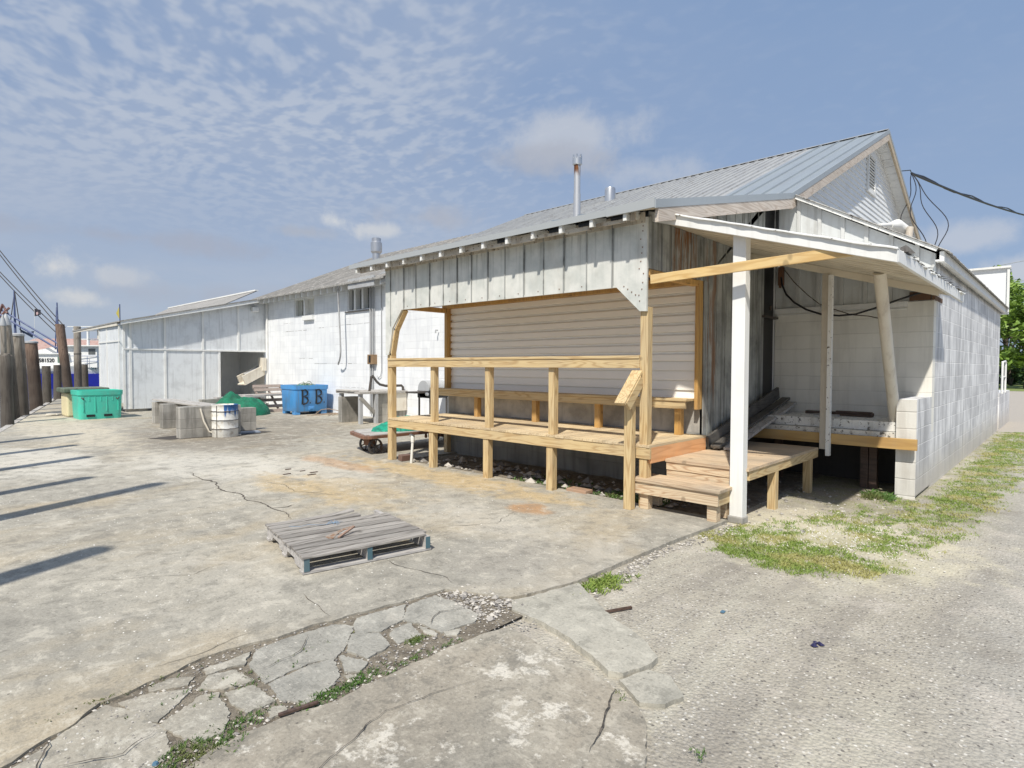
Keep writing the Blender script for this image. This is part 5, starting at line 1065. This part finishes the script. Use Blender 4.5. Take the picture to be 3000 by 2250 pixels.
# concrete sink table
TB = thing('work_table', 'grey concrete and plank work table with pipe in front of the block wall', 'table', (-14.1, 9.3, 0))
m = MB(); m.box(-14.75, 8.45, .80, -13.55, 10.0, .86); m.box(-14.7, 8.42, .86, -13.8, 8.60, .90); part('table_top', m, GREYX, TB, bevel=.006)
for (x, y) in ((-13.70, 8.5), (-13.66, 8.95), (-14.65, 8.5)): m = MB(); m.box(x, y, 0, x + .10, y + .09, .80); part('leg', m, GREYM, TB, bevel=.004)
m = MB(); m.box(-13.85, 9.05, 0, -13.65, 10.0, .799); m.bar((-13.60, 8.5, .72), (-13.60, 8.95, .28), .03, .10); part('block_side', m, FNDY, TB)
m = MB(); m.box(-14.60, 8.44, 0, -14.40, 8.98, .70); part('block_side', m, FNDY, TB)
m = MB(); m.box(-13.64, 9.45, .30, -13.60, 10.0, .799); part('side_panel', m, CREAM, TB)
m = MB(); m.tube([(-13.9, 8.98, .86), (-13.88, 9.03, 1.26), (-13.88, 9.06, 1.29), (-13.82, 9.16, 1.12), (-13.8, 9.25, 1.04), (-13.75, 9.4, 1.0), (-13.7, 9.9, 1.0), (-13.7, 9.95, .95), (-13.7, 9.95, .86)], .035, 8); part('pipe', m, DARKM, TB, smooth=True)
# grill
GR = thing('gas_grill', 'dark gas grill with a rounded grey lid behind the deck rail', 'grill', (-11.75, 9.35, 0))
m = MB(); m.box(-12.0, 9.15, .75, -11.5, 9.75, .95); part('firebox', m, BLACKP, GR, bevel=.02)
m = MB(); m.tube([(-11.75, 9.15, .97), (-11.75, 9.75, .97)], .22, 18); part('lid', m, GREYM, GR, smooth=True)
m = MB(); m.box(-11.95, 8.75, .88, -11.55, 9.14, .92); part('side_shelf', m, DARKM, GR, bevel=.005)
m = MB(); m.box(-11.95, 9.76, .88, -11.55, 10.0, .92); part('side_shelf', m, DARKM, GR, bevel=.005)
for (x, y) in ((-11.98, 9.17), (-11.54, 9.17), (-11.98, 9.70), (-11.54, 9.70)): m = MB(); m.box(x, y, 0, x + .035, y + .035, .75); part('leg', m, DARKM, GR)
m = MB(); m.tube([(-11.5, 9.05, .86), (-11.45, 9.05, .86)], .04, 10); part('knob', m, STEEL, GR)
# cart
CT = thing('platform_cart', 'old low platform cart with rust red edge and spoked iron wheels', 'cart', (-9.25, 6.75, 0))
def rrect(x0, y0, x1, y1, r, n=6):
    o = []
    for cx, cy, a0 in ((x1 - r, y1 - r, 0), (x0 + r, y1 - r, 90), (x0 + r, y0 + r, 180), (x1 - r, y0 + r, 270)):
        for k in range(n + 1): t_ = math.radians(a0 + 90 * k / n); o.append((cx + r * math.cos(t_), cy + r * math.sin(t_)))
    return o
def sh(p): x, y = p; return (x, y - (x + 8.7) * .30)
m = MB(); m.prism([(*sh(p), .285) for p in rrect(-9.78, 5.52, -8.72, 8.1, .2)], (0, 0, .05)); part('edge_band', m, paint('rust_red_band', (0.22, 0.11, 0.07), (0.10, 0.06, 0.04), .6), CT)
m = MB()
for i in range(8): x0 = -9.74 + i * .125; m.prism([(*sh(p), .336) for p in ((x0, 5.60 + (.06 if i in (0, 7) else 0)), (x0 + .118, 5.60 + (.06 if i in (0, 7) else 0)), (x0 + .118, 8.05), (x0, 8.05))], (0, 0, .012))
part('deck_boards', m, GREYY, CT)
for (x, y) in ((-8.86, 5.84), (-9.36, 5.98), (-8.95, 7.62), (-9.55, 7.72)):
    m = MB(); n = 22; r = .142
    for k in range(n):
        a0, a1 = 2 * math.pi * k / n, 2 * math.pi * (k + 1) / n
        m.add([(x + dx, y + rr_ * math.cos(a_), .13 + rr_ * math.sin(a_)) for dx in (-.022, .022) for rr_ in (r, r * .82) for a_ in (a0, a1)], [(0, 1, 5, 4), (2, 6, 7, 3), (0, 2, 3, 1), (4, 5, 7, 6)])
    wh = part('wheel', m, DARKM, CT)
    m = MB()
    for k in range(6): a_ = k * math.pi / 3 + .3; m.bar((x, y, .13), (x, y + r * .85 * math.cos(a_), .13 + r * .85 * math.sin(a_)), .018, .018, (1, 0, 0))
    m.tube([(x - .035, y, .13), (x + .035, y, .13)], .03, 12); part('spokes', m, DARKM, wh)
m = MB(); m.tube([(-8.84, 5.84, .13), (-9.38, 5.98, .13)], .016, 8); m.tube([(-8.93, 7.62, .13), (-9.57, 7.72, .13)], .016, 8)
m.box(-9.2, 5.82, .13, -9.02, 5.95, .285); m.box(-9.33, 7.58, .13, -9.15, 7.72, .285); part('axle', m, RUSTM, CT)
m = MB(); m.lathe((-8.78, 6.9, .20), [(.02, 0), (.03, .03), (.02, .08)], 10); part('stake_pocket', m, RUSTM, CT)
blob('net_pile', 'bright green bundled net lying on the platform cart', (-9.25, 6.85, .345), .42, .75, .20, 9.0, material('bright_netting', lambda t: (t.mix(t.rng(t.noise(t.pos(), 7, 5, .6, 1.0), .35, .65), (0.015, 0.42, 0.27), (0.01, 0.20, 0.14)), .6, t.bump(t.noise(t.mul(t.pos(), (25, 25, 8)), 1, 4, .6, 1.5), 1.0, .03))))
# pvc standpipe
m = MB(); m.tube([(-7.62, 5.69, -.02), (-7.62, 5.72, .33)], .022, 12); m.tube([(-7.62, 5.72, .33), (-7.62, 5.72, .40), (-7.64, 5.74, .425), (-7.72, 5.76, .43)], .030, 12); solo('standpipe', m, PVC, 'short white plastic standpipe with elbow under the left end of the deck', 'pipe', (-7.62, 5.7, 0), smooth=True)
m = MB(); m.prism([(-8.02, 5.72, .0), (-7.84, 5.66, .0), (-7.84, 5.86, .0), (-8.0, 5.92, .0)], (0, .01, .09)); solo('brick_piece', m, paint('brick_dark', (0.16, 0.09, 0.07), (0.3, 0.28, 0.25), .5), 'broken brick chunk beside the base of the deck corner post', 'brick', (-7.9, 5.8, 0), bevel=.006)
m = MB(); m.box(-4.55, 5.78, -.01, -4.25, 5.93, .035); solo('brick_piece', m, paint('brick_tan', (0.42, 0.27, 0.18), (0.3, 0.28, 0.25), .4), 'flat tan brick lying by the third deck support', 'brick', (-4.4, 5.85, 0), bevel=.006)

# foreground pallet
PL = thing('wooden_pallet', 'weathered grey pallet with blue painted ends lying on the concrete yard', 'pallet', (-4.08, 2.06, 0.002), math.radians(79))
# local x: B->C (along boards), local y: B->A (along stringers)
for x, in ((.03,), (.52,), (1.03,)):
    m = MB(); z0, z1 = .022, .118; y1 = 1.12
    m.prism([(x - .02, 0, z0), (x - .02, .24, z0), (x - .02, .27, z0 + .04), (x - .02, .45, z0 + .04), (x - .02, .48, z0), (x - .02, .70, z0), (x - .02, .73, z0 + .04), (x - .02, .92, z0 + .04), (x - .02, .95, z0), (x - .02, y1, z0), (x - .02, y1, z1), (x - .02, 0, z1)], (.04, 0, 0))
    st = part('stringer', m, GREYY, PL, local=True)
    m = MB(); m.box(x - .0205, -.004, z0, x + .0205, .0, z1); part('painted_end', m, paint('blue_end', (0.07, 0.14, 0.17), (0.2, 0.2, 0.2), .5), st, local=True)
random.seed(5)
for i in range(10):
    y = -.012 + i * .116; w_ = .093
    x0, x1 = -.005 + U(-.006, .006), 1.06 + U(-.01, .01); zt = .119 + U(-.001, .001); dz = 0; tw = 0
    if i == 9: x1 = .78
    if i == 8: x1 = .80
    if i == 0: x1 = 1.02
    m = MB(); n = 14; o = []
    for k in range(n + 1):
        u = k / n; x = x0 + (x1 - x0) * u; z = zt + (.035 * u ** 3 if i == 9 else .012 * u ** 3 if i == 8 else .020 * max(0, u - .5) ** 1.5 if i == 0 else .0)
        e0 = .004 * mnoise.noise(Vector((x * 9, i, 0))); e1 = .004 * mnoise.noise(Vector((x * 9, i, 5)))
        if i == 0 and u > .45: e0 += .05 * (u - .45)
        if i == 9: e1 -= .02 * u
        o += [(x, y + e0, z), (x, y + w_ + e1, z), (x, y + e0, z + .017), (x, y + w_ + e1, z + .017)]
    f = [(0, 2, 3, 1), (n * 4, n * 4 + 1, n * 4 + 3, n * 4 + 2)]
    for k in range(n): a = k * 4; b_ = a + 4; f += [(a, a + 1, b_ + 1, b_), (a + 2, b_ + 2, b_ + 3, a + 3), (a, b_, b_ + 2, a + 2), (a + 1, a + 3, b_ + 3, b_ + 1)]
    m.add(o, f); part('top_board', m, wood('pallet_board_%d' % i, 'y', (U(.34, .50),) * 3 if 0 else (lambda q_: (0.38 * q_, 0.355 * q_, 0.325 * q_))(U(.7, 1.15)), (0.11, 0.095, 0.085), .9, .45, ring=9), PL, local=True, bevel=.0015)
for y in (0.0, .50, 1.02):
    m = MB(); m.box(0, y, .003, 1.06, y + .09, .021); part('bottom_board', m, GREYY, PL, local=True)
def rust_f(t): n = t.noise(t.pos(), 20, 5); return t.mix(t.rng(n, .4, .6), (0.26, 0.15, 0.09), (0.33, 0.28, 0.235)), .95
m = MB(); pp = [(.30, .42), (.36, .47), (.50, .57), (.62, .62), (.60, .56), (.50, .525), (.40, .425), (.34, .33), (.31, .35)]
m.prism([(x, y, .1375) for x, y in pp], (0, 0, .0015)); part('rust_stain', m, material('rust_stain', rust_f), PL, local=True)
m = MB(); m.bar((.38, .32, .142), (.55, .42, .185), .020, .012); part('splinter', m, wood('splinter_wood', 'x', (0.34, 0.22, 0.16), (0.2, 0.12, 0.09)), PL, local=True)
m = MB()
for k in range(16): a_ = U(0, 6.28); l = U(.03, .09); m.tube([(.50, .78, .14), (.50 + math.cos(a_) * l * .6, .78 + math.sin(a_) * l * .6, .15 + U(0, .015)), (.50 + math.cos(a_) * l, .78 + math.sin(a_) * l, .14)], .0015, 4)
m.tube([(.48, .78, .141), (.36, .80, .142), (.30, .86, .143), (.22, .84, .141), (.14, .90, .142)], .0018, 4)
part('twine', m, paint('blue_twine', (0.22, 0.33, 0.46), streak=False), PL, local=True)

# small litter
m = MB()
for k in range(5): stone(m, -1.0 + U(-.035, .035), 3.6 + U(-.03, .03), -.028, U(.014, .024))
solo('cloth_scrap', m, PURPLE, 'crumpled dark purple scrap on the gravel', 'litter', (-1.0, 3.6, -.035))
m = MB(); m.box(-1.61, 3.65, -.033, -1.585, 3.685, -.024); solo('plastic_bit', m, BLUELITTER, 'tiny blue plastic bit on the gravel near the strip', 'litter', (-1.6, 3.67, -.03), bevel=.004)
m = MB(); m.bar((-2.13, 3.12, -.02), (-2.05, 3.30, -.02), .018, .012); solo('stick', m, DARKX, 'thin dark stick at the edge of the pale concrete strip', 'stick', (-2.1, 3.2, -.03))
m = MB(); m.bar((-2.51, 1.15, .004), (-2.475, 1.32, .006), .018, .010); solo('stick', m, DARKX, 'curved dark stick in the weedy joint of the broken concrete', 'stick', (-2.5, 1.2, 0))
m = MB(); m.lathe((-2.56, .68, -.02), [(.006, 0), (.014, .01), (.009, .02)], 7); solo('plastic_bit', m, BLUELITTER, 'blue plastic crumb among the weeds nearest the camera', 'litter', (-2.56, .68, -.02))
for k, (x, y) in enumerate([(-8.45, 4.0), (-8.17, 4.09), (-7.81, 4.02), (-7.95, 4.13), (-8.1, 3.8)]):
    m = MB(); m.box(x, y, .002, x + U(.02, .04), y + U(.06, .13), .010); solo('bark_chip', m, DARKX, 'dark bark chip on the stained concrete left of the deck', 'litter', (x, y, 0), 'bark chips on the concrete')
m = MB(); 
for k in range(5): m.tube([(-17.2 + U(-.3, .3), 9.2 + .3 * j - .5 * k * .2, .012 + .01 * R_()) for j in range(4)][:4] + [(-16.6 + U(-.3, .3), 10.0 - .2 * k, .012)], .010, 5)
m.tube([(-17.3, 9.2, .02), (-17.2, 9.35, .16), (-17.1, 9.55, .18), (-17.0, 9.8, .12), (-16.9, 10.0, .02)], .012, 5)
solo('loose_rope', m, paint('tan_rope', (0.34, 0.25, 0.18)), 'tangle of tan rope on the floor at the foot of the blue tub', 'rope', (-17.2, 9.4, 0))
m = MB(); m.bar((-22.9, 3.3, .03), (-22.4, 3.55, .04), .12, .03); m.bar((-22.6, 3.2, .02), (-22.5, 3.6, .06), .10, .02); solo('board_scrap', m, CREAM, 'pale broken board scrap on the quay left of the teal bin', 'litter', (-22.6, 3.4, 0))

# ================================================================== pilings
def piling(x, y, h, r, lean=(0, 0), mat=PILE, cap=None, lab='', grp='timber pilings along the quay'):
    P_ = thing('piling', lab, 'piling', (x, y, 0), 0, grp)
    m = MB(); n = 18; lv = 14; o = []
    for i in range(lv + 1):
        z = -2.0 + (h + 2.0) * i / lv; t_ = max(0, z) / h
        for k in range(n):
            a_ = 2 * math.pi * k / n; rr_ = r * (1.04 - .10 * t_) * (1 + .10 * mnoise.noise(Vector((math.cos(a_) * 2.2, math.sin(a_) * 2.2, x * 3 + z * .3))) + .04 * mnoise.noise(Vector((math.cos(a_) * 9, math.sin(a_) * 9, x + z * .2))))
            o.append((x + lean[0] * t_ + rr_ * math.cos(a_), y + lean[1] * t_ + rr_ * math.sin(a_), z + (.03 * mnoise.noise(Vector((k, x, 1))) if i == lv else 0)))
    m.add(o, [(i * n + k, i * n + (k + 1) % n, (i + 1) * n + (k + 1) % n, (i + 1) * n + k) for i in range(lv) for k in range(n)] + [tuple(range(lv * n, (lv + 1) * n))])
    part('shaft', m, mat, P_, smooth=True)
    if cap == 'cone': m = MB(); m.lathe((x + lean[0], y + lean[1], h - .02), [(r * 1.05, 0), (r * 1.0, .06), (r * .3, .30), (.01, .34)], 16); part('cap', m, GREYM, P_, smooth=True)
    if cap == 'flat': m = MB(); m.lathe((x + lean[0], y + lean[1], h - .03), [(r * 1.06, 0), (r * 1.06, .06), (r * .8, .09)], 16); part('cap', m, GREYM, P_, smooth=True)
    if cap == 'strap': m = MB(); m.lathe((x + lean[0] * .6, y + lean[1] * .6, h * .55), [(r * 1.06, 0), (r * 1.06, .05)], 16); part('strap', m, DARKM, P_)
    return P_
for (x, y, h, r, ln, mt, cp_, lb) in [
    (-20.35, 2.08, 1.80, .135, (-.05, 0), PILE, None, 'stout piling cut by the left frame edge, nearest the viewer'),
    (-21.82, 2.30, 1.86, .085, (.06, -.05), PILE, None, 'thin pale piling right against the nearest stout one'),
    (-23.25, 2.55, 2.75, .13, (-.05, -.15), PILE, 'cone', 'tall piling with a pale cone cap at the far left'),
    (-23.0, 2.30, 2.72, .08, (0, 0), PILE, 'cone', 'slim capped piling just left of the tall cone capped one'),
    (-23.85, 2.78, 2.47, .18, (-.04, -.06), PILE, 'flat', 'thick blackened piling with a flat cap between cone capped and rusty ones'),
    (-25.6, 3.02, 1.9, .11, (0, 0), PILE, None, 'slim dark piling squeezed between the flat capped and rusty ones'),
    (-28.8, 3.80, 2.40, .205, (-.1, -.1), PILEBR, 'flat', 'thick rust brown piling at the centre of the left group'),
    (-31.2, 4.48, 1.50, .16, (-.05, 0), PILE, None, 'shorter grey piling right of the rust brown one'),
    (-33.5, 5.20, 1.54, .155, (0, 0), PILE, None, 'second short grey piling, in front of the blue hull'),
    (-36.8, 6.15, 3.60, .205, (-.35, -.25), PILEBR, None, 'tallest brown piling, leaning left, before the wheelhouse'),
    (-48.0, 8.55, 4.10, .21, (0, 0), PILE, 'strap', 'tall dark based piling with a rope ring just right of the leaning brown one'),
    (-49.5, 9.2, 1.58, .19, (0, 0), PILE, None, 'short piling farthest right before the shed porch')]:
    piling(x, y, h, r, ln, mt, cp_, lb)
for (x, y, h, r) in [(-4.82, -1.05, 3.1, .15), (-7.20, -.10 - .45, 4.1, .14), (-8.70, -.38, 3.1, .12), (-10.9, .02, 3.1, .14), (-13.0, .5, 2.6, .14), (-15.2, .95, 2.7, .14)]:
    piling(x, y, h, r, (0, 0), PILE, None, 'weathered piling on the quay edge left of the view', 'quay pilings casting shadows from outside the view')
m = MB()
a_ = Vector((-4.6, -1.30, -.18)); b_ = Vector((-51.5, 8.95, -.18)); m.bar(a_, b_, .14, .30); solo('quay_fender', m, GREYX, 'horizontal timber fender along the quay edge', 'fender', (-20, 2, -.2))
m = MB(); m.box(-58, 12.5, -1.2, -52.2, 13.1, .05); solo('far_pier', m, DARKX, 'low brown pier timber across the water under the blue hull', 'pier', (-55, 12.8, 0))

# ================================================================== trawler
rz = math.atan2(rt.y, rt.x)
BD = 56.0; fwd = Vector((-bk.x, -bk.y, 0)).normalized(); R2 = Vector((rt.x, rt.y, 0)).normalized()
bc = fwd * (BD + 2) + R2 * (-44.0)
T_ = thing('fishing_trawler', 'white fishing trawler with blue lower hull, masts and rigging behind the pilings', 'boat', (bc.x, bc.y, 0), rz)
X0 = 44.0 # local x = r + 44
def hullsec(x, zt, zb_, w_): return [(x, -w_, zt), (x, -w_ * .93, .72), (x, -w_ * .8, zb_), (x, w_ * .8, zb_), (x, w_ * .93, .72), (x, w_, zt)]
secs = [(-14, 1.5, 2.3), (-8, 1.22, 2.6), (-1, 1.25, 2.7), (2, 1.45, 2.2), (4.4, 1.75, 1.1), (6.2, 2.2, .05)]
def hull(za, zb2):
    m = MB(); o = []
    for x, zt, w_ in secs:
        t0 = zt if za is None else za
        o += [(x, -w_, t0 if za is None else za), (x - (0 if w_ > 1 else .3), -w_ * .86, zb2), (x - (0 if w_ > 1 else .3), w_ * .86, zb2), (x, w_, t0 if za is None else za)]
    f = [(i * 4 + k, i * 4 + 4 + k, i * 4 + 4 + (k + 1) % 4, i * 4 + (k + 1) % 4) for i in range(len(secs) - 1) for k in range(4)] + [(0, 3, 2, 1)]
    m.add(o, f); return m
part('upper_hull', hull(None, .70), HULLW, T_, local=True); part('lower_hull', hull(.699, -.95), HULLB, T_, local=True)
m = MB(); m.box(-9, -2.75, 1.2, 1.5, -2.66, 1.42); part('rub_rail', m, HULLW, T_, local=True)
m = MB(); m.box(-10, -2.0, 1.2, 1.55, 2.0, 2.55); m.box(-10.2, -2.2, 2.55, 1.7, 2.2, 2.66); cb = part('deck_cabin', m, HULLW, T_, local=True)
m = MB(); m.box(.85, -2.03, 1.75, 1.6, -2.0, 2.30); part('cabin_window', m, paint('green_glass', (0.12, 0.2, 0.15), (.3, .35, .3), .4), cb, local=True)
m = MB(); m.prism([(-3.0, -1.5, 2.66), (-1.2, -1.5, 3.0), (0.2, -1.5, 3.3), (1.4, -1.5, 2.66)], (0, 3, 0)); part('canvas_cover', m, HULLW, T_, local=True)
m = MB(); m.box(1.3, -1.6, 1.3, 4.3, 1.6, 3.32); m.box(1.0, -2.0, 3.32, 4.75, 2.0, 3.42); m.box(1.9, -1.2, 3.42, 2.1, -1.0, 5.2); m.box(3.05, -1.2, 3.42, 3.2, -1.0, 5.0); m.box(1.8, -1.3, 4.9, 3.3, 1.0, 5.02); m.box(1.9, -1.2, 4.0, 3.2, 1.0, 4.06); m.box(1.2, -1.2, 5.2, 3.9, -1.05, 5.27)
ph = part('wheelhouse', m, HULLW, T_, local=True)
m = MB(); m.box(3.5, -1.63, 2.55, 4.15, -1.6, 3.1); m.box(4.3, -1.2, 2.55, 4.33, 1.2, 3.1); part('wheelhouse_window', m, GLASS, ph, local=True)
m = MB()
for z in (1.9, 2.4): m.tube([(2.0, -1.9, z), (4.2, -1.7, z), (5.2, -1.1, z - .15), (6.0, -.2, z - .4)], .03, 5)
for x, y in ((2.4, -1.9), (3.5, -1.8), (4.6, -1.5), (5.6, -.7)): m.tube([(x, y, 1.3), (x, y, 2.35)], .025, 5)
part('rail', m, paint('rail_blue', (0.2, 0.26, 0.42)), T_, local=True)
bluem = paint('mast_blue', (0.06, 0.09, 0.22), (0.3, 0.3, 0.3), .4)
for (x, z0, z1) in ((-3.2, 2.6, 8.6), (0.85, 2.6, 7.45)): m = MB(); m.tube([(x, 0, z0), (x - .05, 0, z1)], [.13, .05], 8); part('mast', m, bluem, T_, local=True)
m = MB(); m.tube([(.55, 0, 3), (.75, 0, 7.0)], .05, 5); part('mast', m, bluem, T_, local=True)
m = MB(); m.tube([(-4.7, -.5, 6.55), (.85, -.3, 3.15)], .09, 6); m.tube([(-4.7, -.3, 6.1 + .9), (1.3, -.3, 3.4)], .08, 6); part('boom', m, bluem, T_, local=True)
m = MB()
for (a_, b_) in [((-4.7 - 2, 0, 12.62 + 2.6), (1.55, 0, 5.1)), ((-4.7 - 2, 0, 12.3 + 2.6), (1.45, 0, 4.6)), ((-4.7 - 2, 0, 10.7 + 2.0), (1.4, 0, 4.5)), ((-4.7 - 2, 0, 10.45 + 2.0), (1.2, 0, 4.1)), ((-3.2, 0, 8.5), (-4.2, 0, 2.7)), ((-3.2, 0, 8.5), (-2.4, 0, 3))]: m.tube(sag(a_, b_, .25, 10), .04, 4)
part('rigging', m, DARKM, T_, local=True)
m = MB(); m.tube([(-4.7, -.4, 5.6), (-4.0, -.4, 7.2), (-3.6, -.4, 6.4)], .12, 6); m.tube([(-4.9, -.4, 5.5), (-3.4, -.4, 6.9)], .10, 6); m.tube([(-5.5, -.4, 5.0), (-4.1, -.4, 6.3)], .10, 6); part('winch_head', m, paint('winch_rust', (0.25, 0.12, 0.09), (0.1, 0.1, 0.14), .5), T_, local=True)
m = MB(); m.tube([(-1.2, -.2, 2.7), (-1.2, -.2, 6.9)], .02, 5); part('flag_staff', m, HULLW, T_, local=True)
m = MB(); m.grid(lambda u, v: (-1.2 + .62 * u, -.2 + .06 * math.sin(u * 6), 6.85 - .72 * v * (1 - .35 * u) - .12 * u), 8, 4); fg = part('flag', m, paint('black_flag', (0.02, 0.018, 0.03), streak=False), T_, local=True)
m = MB(); m.prism([(-1.0, -.24, 6.3), (-.88, -.24, 6.25), (-.8, -.24, 6.42), (-.88, -.24, 6.55), (-1.0, -.24, 6.5)], (0, .02, 0)); part('emblem', m, paint('flag_pink', (0.55, 0.38, 0.38)), fg, local=True)
m = MB(); m.prism([(-2.9, 0, 5.0), (-2.0, 0, 4.55), (-2.5, .03, 4.5)], (0, .03, 0)); m.prism([(-2.4, 0, 4.55), (-1.45, 0, 4.75), (-1.6, 0, 4.1)], (0, .03, 0)); part('pennant', m, paint('pennant_navy', (0.03, 0.05, 0.11)), T_, local=True)
def letters(txt, size, x, y, z, mat, parent, name):
    cu = bpy.data.curves.new(name, 'FONT'); cu.body = txt; cu.size = size; cu.extrude = .01; cu.offset = size * .02
    ob = bpy.data.objects.new(name + '_src', cu); C.objects.link(ob); bpy.context.view_layer.update()
    me = bpy.data.meshes.new_from_object(ob.evaluated_get(bpy.context.evaluated_depsgraph_get())); bpy.data.objects.remove(ob)
    o = bpy.data.objects.new(name, me); C.objects.link(o); me.materials.append(mat); o.parent = parent; o.location = (x, y, z); o.rotation_euler = (math.radians(90), 0, 0); return o
for o_ in T_.children:
    if o_.name.split('.')[0] in ('mast', 'boom', 'rigging', 'winch_head', 'flag_staff', 'flag', 'pennant'): o_.location.y = -1.9
letters('581520', .50, -.95, -2.025, 1.80, BLACKP, cb, 'registration_number')
uh = bpy.data.objects.get('upper_hull'); nm_ = letters('SH', .34, 3.72, -1.62, 1.12, paint('name_green', (0.03, 0.10, 0.11)), uh, 'boat_name'); nm_.rotation_euler = (math.radians(90), 0, math.radians(28))
FS = thing('boathouse', 'low boathouse roof with rusty streaks behind the trawler', 'building', tuple(fwd * 75 + R2 * -58), rz)
m = MB(); m.box(-6, 0, -.7, 8, 8, 3.2); part('wall', m, HULLW, FS, local=True)
m = MB(); m.prism([(-6.5, -.5, 3.2), (8.5, -.5, 3.2), (8.0, 4, 5.0), (-6, 4, 5.0)], (0, .1, .05)); part('roof', m, REDROOF, FS, local=True)
m = MB(); p0 = fwd * 52 + R2 * -34.5; m.tube([(p0.x, p0.y, -.7), (p0.x - .12, p0.y, 6.9)], .05, 6); 
AN = thing('boat_mast', 'single slim mast with a small yellow pennant above the shed roof', 'mast', (p0.x, p0.y, -.7)); part('pole', m, bluem, AN)
m = MB(); m.prism([(p0.x - .1, p0.y, 6.8), (p0.x - .28, p0.y - .25, 6.1), (p0.x - .1, p0.y, 5.5)], (0, .02, 0)); part('pennant', m, paint('yellow_flag', (0.5, 0.42, 0.06)), AN)

# ================================================================== trees and bushes beyond the road
def tree(x, y, h, rad, lab, nleaf, mat=LEAF, name='broadleaf_tree', cat='tree', trunk=True, zb0=.25, ls=.30):
    T2 = thing(name, lab, cat, (x, y, 0), 0, None)
    m = MB(); tips = []
    if trunk:
        m.tube([(x, y, -.1), (x + U(-.2, .2), y, h * .3), (x + U(-.3, .3), y + U(-.3, .3), h * .62)], [.26, .2, .1], 9)
    for k in range(9 if trunk else 6):
        a_ = U(0, 6.28); r_ = rad * U(.35, .8); zz_ = h * U(.4, .88); m.tube([(x, y, h * U(.1, .4) if trunk else .1), (x + math.cos(a_) * r_ * .5, y + math.sin(a_) * r_ * .5, zz_ * .75), (x + math.cos(a_) * r_, y + math.sin(a_) * r_, zz_)], [.09, .06, .02], 6)
        tips.append((x + math.cos(a_) * r_, y + math.sin(a_) * r_, zz_))
    part('trunk', m, BARK, T2)
    m = MB(); cl = []
    for k in range(34): 
        a_ = U(0, 6.28); e_ = U(-.75, 1.25); rr_ = U(.45, 1.0); cl.append((x + rad * rr_ * math.cos(a_) * math.cos(e_) , y + rad * rr_ * math.sin(a_) * math.cos(e_), h * (.40 + zb0 * .4) + h * .44 * rr_ * math.sin(e_) - h * .22 * max(0, -math.sin(e_)), rad * U(.16, .34)))
    for k in range(nleaf):
        c_ = cl[int(R_() * len(cl))]; d = Vector((random.gauss(0, 1), random.gauss(0, 1), random.gauss(0, .55))); d = d.normalized() * c_[3] * R_() ** .45
        p = Vector(c_[:3]) + d; s_ = ls * U(.5, 1.2); e1 = Vector((random.gauss(0, 1), random.gauss(0, 1), random.gauss(0, .5))).normalized() * s_; e2 = Vector((random.gauss(0, 1), random.gauss(0, 1), random.gauss(0, .5))).normalized() * s_ * .55
        m.add([p - e1, p + e2, p + e1, p - e2], [(0, 1, 2, 3)])
    part('crown', m, mat, T2); return T2
def at(u, dep): return fwd * dep + R2 * ((u - 1500) / 1726 * dep)
for (u, dp, h, r, lb) in [(3010, 46, 9.5, 4.6, 'full bright green tree nearest the right end of the annex'), (2950, 60, 12.5, 4.6, 'taller green tree just behind the annex end, touching its wall line'), (3180, 55, 11, 5.5, 'broad green tree outside the right edge of the view')]:
    p = at(u, dp); tree(p.x, p.y, h, r, lb, 7000)
for (u, dp, h, r, lb) in [(2962, 52, 2.4, 1.3, 'small dark bush at the annex end across the road'), (2990, 56, 3.0, 1.8, 'dark bush under the bright green tree'), (3040, 54, 2.6, 1.8, 'dark bush just outside the right edge')]:
    p = at(u, dp); tree(p.x, p.y, h, r, lb, 1600, LEAFD, 'roadside_bush', 'bush', False, .0, .22)
PK = thing('parked_car', 'pale car half hidden by the dark bushes across the road', 'car', tuple(at(2985, 62)), rz + .2)
m = MB(); m.prism([(-2.2, 0, .35), (-2.2, 0, .85), (-1.5, 0, .95), (-.9, 0, 1.42), (.7, 0, 1.42), (1.3, 0, .98), (2.2, 0, .85), (2.25, 0, .35)], (0, 1.7, 0)); part('body', m, HULLW, PK, local=True, bevel=.05)
m = MB(); m.prism([(-1.35, -.01, .98), (-.85, -.01, 1.36), (.65, -.01, 1.36), (1.12, -.01, .99)], (0, .012, 0)); part('side_window', m, GLASS, PK, local=True)
for x in (-1.4, 1.4): m = MB(); m.tube([(x, -.02, .33), (x, .2, .33)], .33, 16); part('wheel', m, BLACKP, PK, local=True)
